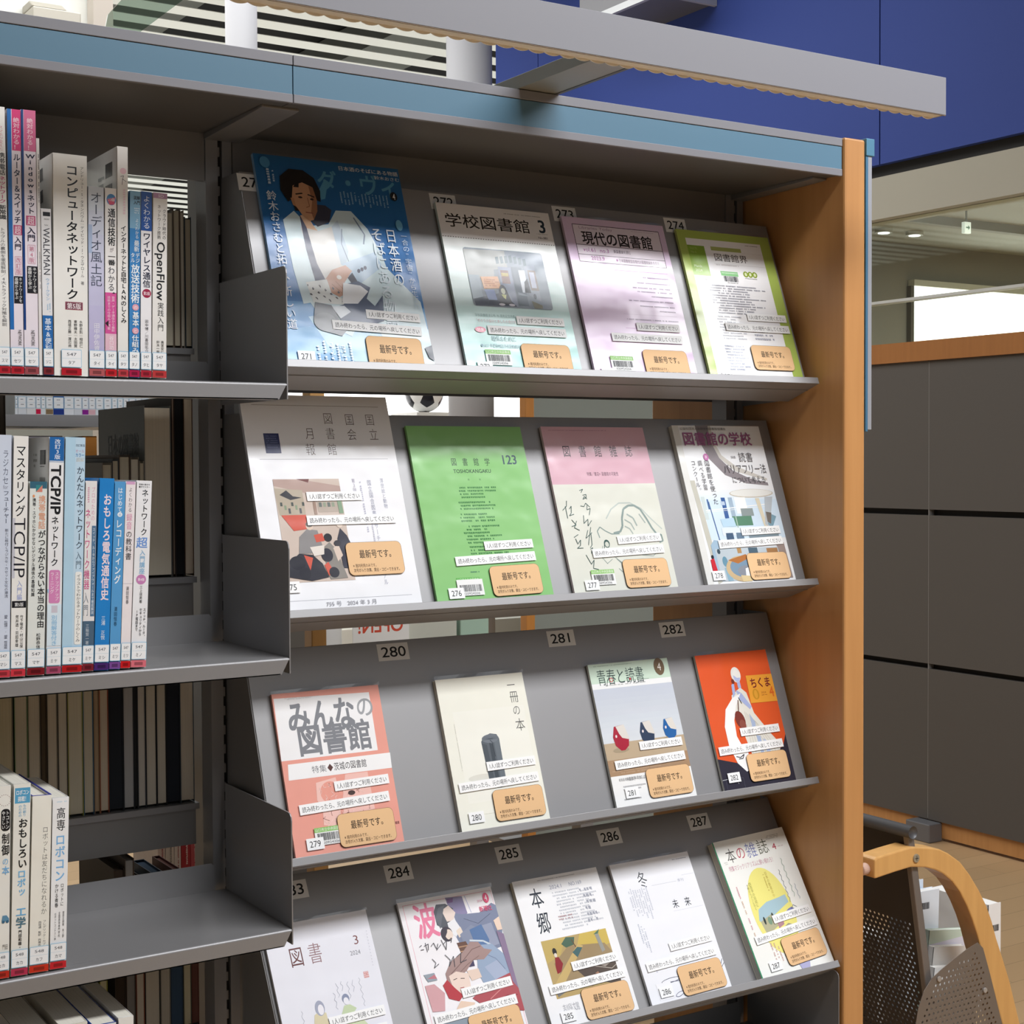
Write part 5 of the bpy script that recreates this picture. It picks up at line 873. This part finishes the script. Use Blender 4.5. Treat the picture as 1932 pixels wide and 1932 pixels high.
for i, (x, c, p, wd) in enumerate(low): rear('%s book on the far side low down, number %d from the upright' % (('dark', 'grey', 'cream', 'cream', 'grey', 'slate blue', 'yellowish', 'reddish')[i], 8 - i), x, RZ[3], wd, (225 + (i * 11) % 25) if i < 2 else 176 + (i * 13) % 24, 150, c, p)
# low far-side books glimpsed under the bottom ledge and through the third gap
for i, (x, c, p, wd, hh) in enumerate(((.46, '#5a4a3e', '#a09684', 30, 150), (.50, '#463a32', '#b0a492', 26, 150), (.535, '#3a3430', '#8f8676', 28, 150), (-.255, '#2a2624', '#34302c', 55, 160), (-.19, '#7d7a30', '#c9c19a', 18, 168), (-.17, '#9a9838', '#cfc8a4', 10, 160))):
    rear('far-side book low down, %s' % ('first of three under the bottom display ledge', 'middle of three under the bottom display ledge', 'last of three under the bottom display ledge', 'black, seen over the back of the third shelf', 'olive, seen over the back of the third shelf', 'thin olive, seen over the back of the third shelf')[i], x, RZ[3] if i > 2 else RZ[4], wd, hh, 150, c, p)

# ------------------------------------------------------------------ second bookcase across the aisle, facing us
case2 = empty('bookcase', (.02, 1.15, 0), label='grey bookcase across the next aisle with wooden end, seen through the shelf gaps', category='bookcase')
def c2(mb, name, **k): o = mb.build(name, case2, **k); o.matrix_parent_inverse = Matrix.Translation((-.02, -1.15, 0)); return o
b = MB(); b.box(.502, .534, .99, 1.025, 0, 1.62, WOODL); c2(b, 'end_panel', bevel=.002)
b = MB(); b.box(.505, .53, 1.025, 1.28, 0, 1.6, STEEL_SHADE); c2(b, 'side_panel')
for z in (1.557, .98, .60, .20):
    b = MB(); b.box(-.9, .50, .995, 1.25, z - .021, z, STEEL); c2(b, 'shelf')
for x in (-.05, -.9, .47):
    b = MB(); b.box(x, x + .03, 1.25, 1.28, 0, 1.78, STEEL); c2(b, 'upright')
cols = ['#e4e8ec', '#d8dee4', '#e6e6e8', '#e8e0e4', '#dfe6ea', '#e4ddd0', '#3f6ab0', '#e6e9ee', '#e2e6ec', '#e8dfee', '#eee2e4', '#e0e8ec', '#c8dcea', '#e4e8ea', '#d4e2ec', '#e8e8ea', '#dde6ec', '#e6e4e0', '#e2e8ec']
bands = [None, '#dfe2e6', '#e4e4e4', '#d0244c', None, '#8a7458', '#2a3c86', None, '#d9dce2', '#8c2a90', '#e2b4bc', None, '#e0e4ea', '#88b0c8', None, '#c8ccd2', '#b04a50', '#e0e0e0', '#7aa0b4']
ws = [5, 15.5, 17, 9.3, 8.5, 14, 20, 18.6, 15, 12.4, 13, 15.5, 15.5, 11, 11, 11, 13, 12, 14]
x = -.0585; xs = []
for wd in ws: xs.append(x); x += wd * .00094 + .0003
def gapbook(label, x, wd, col, band, hh):
    o = empty('book', (x, 1.0, 1.5572), label=label, category='book', group='labelled books on the bookcase across the aisle')
    W, H = wd * .00094, hh * .001
    b = MB(); b.box(0, W, 0, .14, 0, H, M(col, 'film')); b.build('cover', o)
    b = MB(); A = Art(b, (0, -.0003, .031), (1, 0, 0), (0, 0, -1), (0, -1, 0), 'film', .04); w = W * 1000
    A.rr(.5, 0, w - .5, 20, .8, '#8dbfdc'); A.rr(1.1, .6, w - 1.1, 19.4, .6, '#f1f3f5'); A.l([(1.2, 10), (w - 1.2, 10)], .3, '#b8d4e4'); A.marks(w * .3, 13, w * .7, 15.6, 1, '#5a5c64', False, 2, 1); A.marks(w * .3, 4, w * .7, 6.4, 1, '#5a5c64', False, 3, 1); b.build('call_number_label', o)
    if band: b = MB(); A = Art(b, (0, -.0003, .0095), (1, 0, 0), (0, 0, -1), (0, -1, 0), 'film', .04); A.r(.4, 0, w - .4, 8.5, band); b.build('colour_band', o)
for i, (wd, col, band, x) in enumerate(zip(ws, cols, bands, xs)):
    gapbook('labelled spine seen through the second shelf gap, number %d from its left' % (i + 1), x, wd, col, band, 168 + (i * 17) % 34)
# grey box files and other things standing lower on that bookcase
for lab, x0, x1, z1, col in (('lilac grey box file on the lower shelf across the aisle', -.04, .03, 1.53, '#a8a6b2'), ('dark grey box file on the lower shelf across the aisle', .031, .062, 1.525, '#4a4c4c'), ('orange brown box file on the lower shelf across the aisle', .066, .092, 1.53, '#b87a34')):
    b = MB(); b.box(x0, x1, 1.02, 1.2, .9805, z1 - .01, M(col, 'paper')); b.box(x0 + .002, x1 - .002, 1.018, 1.02, .99, 1.4, M(col, 'paper')); thing(b, 'box_file', lab, 'box file', bevel=.002)

for i, (col, wd) in enumerate((('#e8dcdc', 15), ('#e4e2e2', 17), ('#e9e6ea', 13), ('#b83c48', 19), ('#c8606c', 14), ('#eceaea', 16), ('#e3dde0', 13))):
    x = .19 + sum((16, 18, 14, 20, 15, 17, 14)[:i]) * .00094
    o = empty('book', (x, 1.0, .6006), label='%s spine low on the bookcase across the aisle, %s from its left' % ('red' if i == 3 else 'pink' if i == 4 else 'white', ('first', 'second', 'third', 'fourth', 'fifth', 'sixth', 'seventh')[i]), category='book', group='low books on the bookcase across the aisle')
    b = MB(); W = wd * .00094; b.box(0, W, 0, .14, 0, .185 + (i % 3) * .006, M(col, 'film')); A = Art(b, (0, -.0003, .185), (1, 0, 0), (0, 0, -1), (0, -1, 0), 'film', .04); A.marks(W * 350, 8, W * 700, 110, 1, ('#b46a74', '#8a8a90', '#f0d8dc')[2 if i in (3, 4) else i % 2], True, i, 1); b.build('cover', o)

# ------------------------------------------------------------------ a third bookcase end farther back, grey back panel
case3 = empty('bookcase', (2.0, 2.15, 0), label='farther bookcase end with an orange wooden post and pale grey back, seen through the gaps', category='bookcase')
def c3(mb, name, **k): o = mb.build(name, case3, **k); o.matrix_parent_inverse = Matrix.Translation((-2.0, -2.15, 0)); return o
b = MB(); b.box(1.662, 1.692, 2.0, 2.035, 0, 1.72, M('#c88844', 'wood')); c3(b, 'end_panel', bevel=.003)
b = MB(); b.box(1.692, 2.35, 2.02, 2.05, 0, 1.70, M('#8f9690', 'wall')); c3(b, 'back_panel'); b = MB(); b.box(2.35, 2.385, 2.0, 2.3, 0, 1.72, M('#c88844', 'wood')); c3(b, 'end_panel', bevel=.003); b = MB(); b.box(1.692, 2.35, 2.05, 2.3, .3, .32, STEEL); c3(b, 'shelf')

# ------------------------------------------------------------------ display table beyond with a sheet that reads OPEN! from its other side
tb = empty('display_table', (1.15, 1.75, 0), label='low pale display table seen through the gap under the second display row', category='table')
b = MB(); b.box(-.55, .40, -.26, .32, .93, .955, M('#c9bda8', 'wood')); b.build('tabletop', tb, bevel=.003)
for lx in (-.52, .37):
    for ly in (-.23, .29): b = MB(); b.box(lx - .02, lx + .02, ly - .02, ly + .02, 0, .93, M('#8d8d90', 'metal')); b.build('leg', tb)
b = MB(); b.box(.876, 1.030, 1.560, 1.5615, .9555, 1.125, M('#ececea', 'paper'))
A = Art(b, (.88, 1.5598, 1.125), (1, 0, 0), (0, 0, -1), (0, -1, 0), 'paper', .05)
A.t('MEET ON LINE', 16, 18, 128, 24, '#e39a88', .01, 0, True); A.t('OPEN!', 8, 32, 134, 66, '#d0533c', .03, 0, True)
thing(b, 'paper_sign', 'white sheet with red OPEN! lettering seen reversed through the gap', 'sign')
for lab, x, y, wx, wy, z, c in (('teal folder standing at the left of the reversed sign', .772, 1.60, .046, .06, 1.13, '#1f8a76'), ('white paper box between the teal folder and the sign', .822, 1.60, .046, .07, 1.118, '#dcdcdc'), ('clear plastic tray of papers to the right of the reversed sign', 1.04, 1.60, .15, .1, 1.090, '#c2c4ba'), ('pale green plastic case on the display table', 1.20, 1.60, .085, .12, 1.10, '#a9c4b4')):
    b = MB(); b.box(x, x + wx, y, y + wy, .9555, z, M(c, 'film')); b.box(x - .002, x + wx + .002, y - .002, y + wy, z - .012, z - .006, M('#f0f0ee', 'film')); thing(b, 'document_box', lab, 'box', bevel=.003)
# ball on the sill of the bright window beyond
b = MB(); me = bpy.data.meshes.new('ball')
import bmesh
bm = bmesh.new(); bmesh.ops.create_icosphere(bm, subdivisions=4, radius=.11)
ic = bmesh.new(); bmesh.ops.create_icosphere(ic, subdivisions=1, radius=1); dirs = [v.co.normalized() for v in ic.verts]; ic.free()
for f in bm.faces:
    f.smooth = True; f.material_index = 1 if max(f.calc_center_median().normalized().dot(d) for d in dirs) > .935 else 0
bm.to_mesh(me); bm.free(); me.materials.append(M('#e8e8e6', 'film')); me.materials.append(M('#20222a', 'film'))
o = bpy.data.objects.new('football', me); COL.objects.link(o); o.location = (3.43, 5.75, 1.86); o['label'] = 'black and white football before the bright window, in the gap above the green magazine'; o['category'] = 'ball'
b = MB(); b.box(3.30, 3.73, 5.6, 5.9, 1.72, 1.748, M('#dcdcd8', 'paper')); b.box(3.32, 3.35, 5.6, 5.9, 0, 1.72, WHITEW); b.box(3.68, 3.71, 5.6, 5.9, 0, 1.72, WHITEW)
thing(b, 'shelf_stand', 'white stand carrying the football in front of the far window', 'stand')

b = MB(); b.box(3.60, 3.70, 5.62, 5.72, 1.7485, 1.80, M('#b5543c', 'paper')); b.box(3.597, 3.703, 5.617, 5.723, 1.785, 1.797, M('#9a4430', 'paper')); thing(b, 'small_box', 'small red box beside the football on the white stand', 'box', bevel=.003)
# ------------------------------------------------------------------ wooden framed book truck at the right, on the floor by the grey panels
truck = empty('book_truck', (1.6, .55, 0), label='wheeled book truck with bent wooden legs and perforated dark metal tray', category='book truck')
YC, YB = .337, .80
def c4(mb, name, parent=None, **k):
    o = mb.build(name, parent or truck, **k)
    if not parent: o.matrix_parent_inverse = Matrix.Translation((-1.6, -.55, 0))
    return o
def ribbon(inner, outer): return outer + inner[::-1]
up = [(1.366, .7080), (1.373, .7114), (1.420, .7155), (1.466, .7185), (1.514, .7105), (1.545, .7030), (1.571, .6910), (1.605, .6690), (1.633, .6396), (1.661, .6030), (1.684, .5672), (1.700, .5330), (1.713, .4973), (1.734, .4500), (1.754, .4025), (1.787, .3057), (1.835, .16), (1.872, .045)]
dn = [(1.366, .6716), (1.373, .6716), (1.420, .6760), (1.466, .6790), (1.505, .6725), (1.532, .6640), (1.556, .6520), (1.582, .6330), (1.604, .6090), (1.624, .5790), (1.641, .5480), (1.656, .5140), (1.668, .4800), (1.689, .4300), (1.709, .3800), (1.742, .2900), (1.790, .145), (1.826, .045)]
for y in (YC, YB):
    b = MB(); b.prism(ribbon(dn, up), 'y', y, y + .045, WOODL); f = c4(b, 'wooden_leg', bevel=.003)
    b = MB(); b.prism([(1.478 + .0085 * math.cos(R(t)), .695 + .0085 * math.sin(R(t))) for t in range(0, 360, 20)], 'y', y - .0025, y + .001, M('#a39a86', 'metal')); b.build('screw', f, bevel=.0008)
    b = MB(); b.box(1.4735, 1.4825, y - .0029, y - .0024, .6945, .6955, DARK); b.box(1.4775, 1.4785, y - .0029, y - .0024, .6905, .6995, DARK); b.build('screw_slot', f)
    b = MB(); b.cyl((y + .022, .6865), .0115, 1.350, 1.367, 'x', M('#c9a898', 'paper'), 20); b.build('rubber_stop', f, bevel=.003)
    b = MB(); b.cyl((1.846, .03), .03, y + .010, y + .035, 'y', M('#2c2c2e', 'paper'), 24); c4(b, 'wheel', bevel=.004)
    b = MB(); y == YB and b.prism([(p, q) for p, q in [(1.352, .673), (1.40, .675), (1.375, .5), (1.352, .25), (1.335, .045), (1.29, .045), (1.308, .25), (1.33, .5)]], 'y', y, y + .045, WOODL)
    if y == YB: c4(b, 'wooden_leg', bevel=.003)
PD = M('#3b3634', 'metal'); PG2 = M('#7d746c', 'metal')
def filled(outline, holes):
    cu = bpy.data.curves.new('fill', 'CURVE'); cu.dimensions = '2D'; cu.fill_mode = 'BOTH'
    for pts in [outline] + holes:
        sp = cu.splines.new('POLY'); sp.points.add(len(pts) - 1); sp.use_cyclic_u = True
        for p, q in zip(sp.points, pts): p.co = (q[0], q[1], 0, 1)
    ob = bpy.data.objects.new('fill', cu); COL.objects.link(ob); bpy.context.view_layer.update()
    me = ob.to_mesh(); v = [(p.co.x, p.co.y) for p in me.vertices]; f = [tuple(p.vertices) for p in me.polygons]; ob.to_mesh_clear()
    bpy.data.objects.remove(ob); bpy.data.curves.remove(cu); return v, f
def inpoly(x, y, P):
    r_ = False
    for (x1, y1), (x2, y2) in zip(P, P[1:] + P[:1]):
        if (y1 > y) != (y2 > y) and x < (x2 - x1) * (y - y1) / (y2 - y1) + x1: r_ = not r_
    return r_
def perforated(P, outline, name, label, m, pitch, r, margin, vmin=-9, vmax=9, thick=.0012):
    xs_ = [p[0] for p in outline]; ys_ = [p[1] for p in outline]; holes = []; j = 0; y = min(ys_)
    while y < max(ys_):
        x = min(xs_) + (pitch / 2 if j % 2 else 0)
        while x < max(xs_):
            if vmin < y < vmax and all(inpoly(x + margin * math.cos(R(45 * k)), y + margin * math.sin(R(45 * k)), outline) for k in range(8)):
                holes.append([(x + r * math.cos(R(45 * k)), y - r * math.sin(R(45 * k))) for k in range(8)])
            x += pitch
        y += pitch * .866; j += 1
    v, f = filled(outline, holes); b = MB(); b.v = [tuple(P(*q)) for q in v]; b.f = f; b.m = [b.mi(m)] * len(f)
    o = c4(b, name, label=label); s = o.modifiers.new('solid', 'SOLIDIFY'); s.thickness = thick; return o
a, c = Vector((1.470, 0, .742)), Vector((1.556, 0, .26)); ax = (c - a); L = ax.length; ax.normalize()
perforated(lambda u, v: a + ax * v + Vector((0, YC + .022 + u, 0)), [(0, 0), (.46, 0), (.46, L), (0, L)], 'tray_back', 'dark perforated tray back', PD, .0118, .0029, .012, vmin=.19)
b = MB(); b.tube([a + Vector((0, YC, .004)), a + Vector((0, YB + .04, .004))], .0125, M('#5b5b5e', 'metal'), 14); c4(b, 'top_rail', smooth=True)
fb = MB(); p0, p1 = a + Vector((0, 0, .012)), a + ax * .36
fb.prism([(p0.x - .009, p0.z), (p0.x + .009, p0.z), (p1.x + .010, p1.z), (p1.x - .010, p1.z)], 'y', YC + .008, YC + .0215, M('#7c7672', 'metal')); c4(fb, 'front_bar', bevel=.003)
EP = [(1.5418, .4625), (1.58, .478), (1.62, .492), (1.652, .500), (1.668, .486), (1.689, .43), (1.727, .318), (1.775, .17), (1.60, .10), (1.52, .17), (1.478, .30), (1.475, .37), (1.482, .40), (1.497, .43), (1.52, .452)]
ep = perforated(lambda x, z: Vector((x, YC - .004, z)), EP, 'end_plate', 'light grey perforated end plate', PG2, .0125, .0027, .016)
for x, z in ((1.5385, .448), (1.672, .400)):
    b = MB(); b.prism([(x + .0055 * math.cos(R(t)), z + .0055 * math.sin(R(t))) for t in range(0, 360, 30)], 'y', YC - .0075, YC - .004, M('#b0aca8', 'metal')); b.build('bolt', ep, bevel=.0008)
b = MB(); b.prism([(1.556, .262), (1.74, .275), (1.745, .262), (1.561, .248)], 'y', YC + .03, YB, PG2); c4(b, 'tray_floor')
b = MB(); b.box(1.33, 1.80, YB + .012, YB + .03, .16, .18, WOODL); c4(b, 'cross_rail', bevel=.003)
# picture books standing in the tray
def trbook(label, x, y, wx, wy, z0, z1, lean, c, side=None, ry=0):
    o = empty('book', (x, y, z0), (0, R(lean), R(ry)), label=label, category='book', group='books in the wooden book truck')
    H = z1 - z0; b = MB(); m = M(c, 'film'); b.box(0, wx, 0, .0012, 0, H, m); b.box(0, wx, wy - .0012, wy, 0, H, m); b.box(0, .0012, 0, wy, 0, H, m)
    if side: side(Art(b, (0, -.0003, H), (1, 0, 0), (0, 0, -1), (0, -1, 0), 'film', .05), wx * 1000, H * 1000)
    b.build('cover', o); b = MB(); b.box(.0012, wx - .002, .0012, wy - .0012, .001, H - .002, M('#eceae6', 'pages')); b.build('page_block', o)
trbook('white book with a barcode at the back of the wooden truck', 1.590, .47, .095, .020, .33, .574, 2, '#dfe6ee', lambda A, w, h: A.bar(42, 24, 66, 38))
trbook('pale blue-white book at the very back of the wooden truck', 1.588, .495, .08, .018, .33, .590, 1, '#d3dfec')
trbook('pale green and pink picture book lying open-faced in the wooden truck', 1.610, .445, .12, .014, .31, .500, 8, '#c9d8c8', lambda A, w, h: (A.p([(0, 30), (w, 12), (w, 60), (0, 90)], '#dcdbe8'), A.p([(0, 84), (w, 50), (w, 110), (0, 120)], '#e8d0d6')))
trbook('white book with small black print, lowest in the wooden truck', 1.605, .425, .10, .014, .315, .472, 8, '#eceae6', lambda A, w, h: A.marks(90, 16, 150, 30, 2, '#55555a', False, 4))
trbook('plain white book in front of the others in the wooden truck', 1.585, .402, .14, .014, .308, .440, 8, '#f0f0ee')
trbook('large white book lying behind the perforated tray back in the truck', 1.572, .53, .10, .03, .29, .47, 0, '#f2f2f0')
trbook('second large white book behind the perforated tray back in the truck', 1.572, .60, .10, .12, .29, .455, 0, '#f0f0ee')
trbook('upright white book sticking up to the right of the bent wooden leg', 1.822, .45, .040, .16, .285, .520, 0, '#ecebea', lambda A, w, h: A.bar(12, 46, 34, 60))
# floor socket box at the foot of the panels
b = MB(); b.box(3.70, 3.772, 2.31, 2.43, 0, .072, M('#77777a', 'metal')); thing(b, 'floor_box', 'small grey box at the foot of the grey panels, behind the book truck', 'box', bevel=.004)

bpy.data.objects.remove(_to)
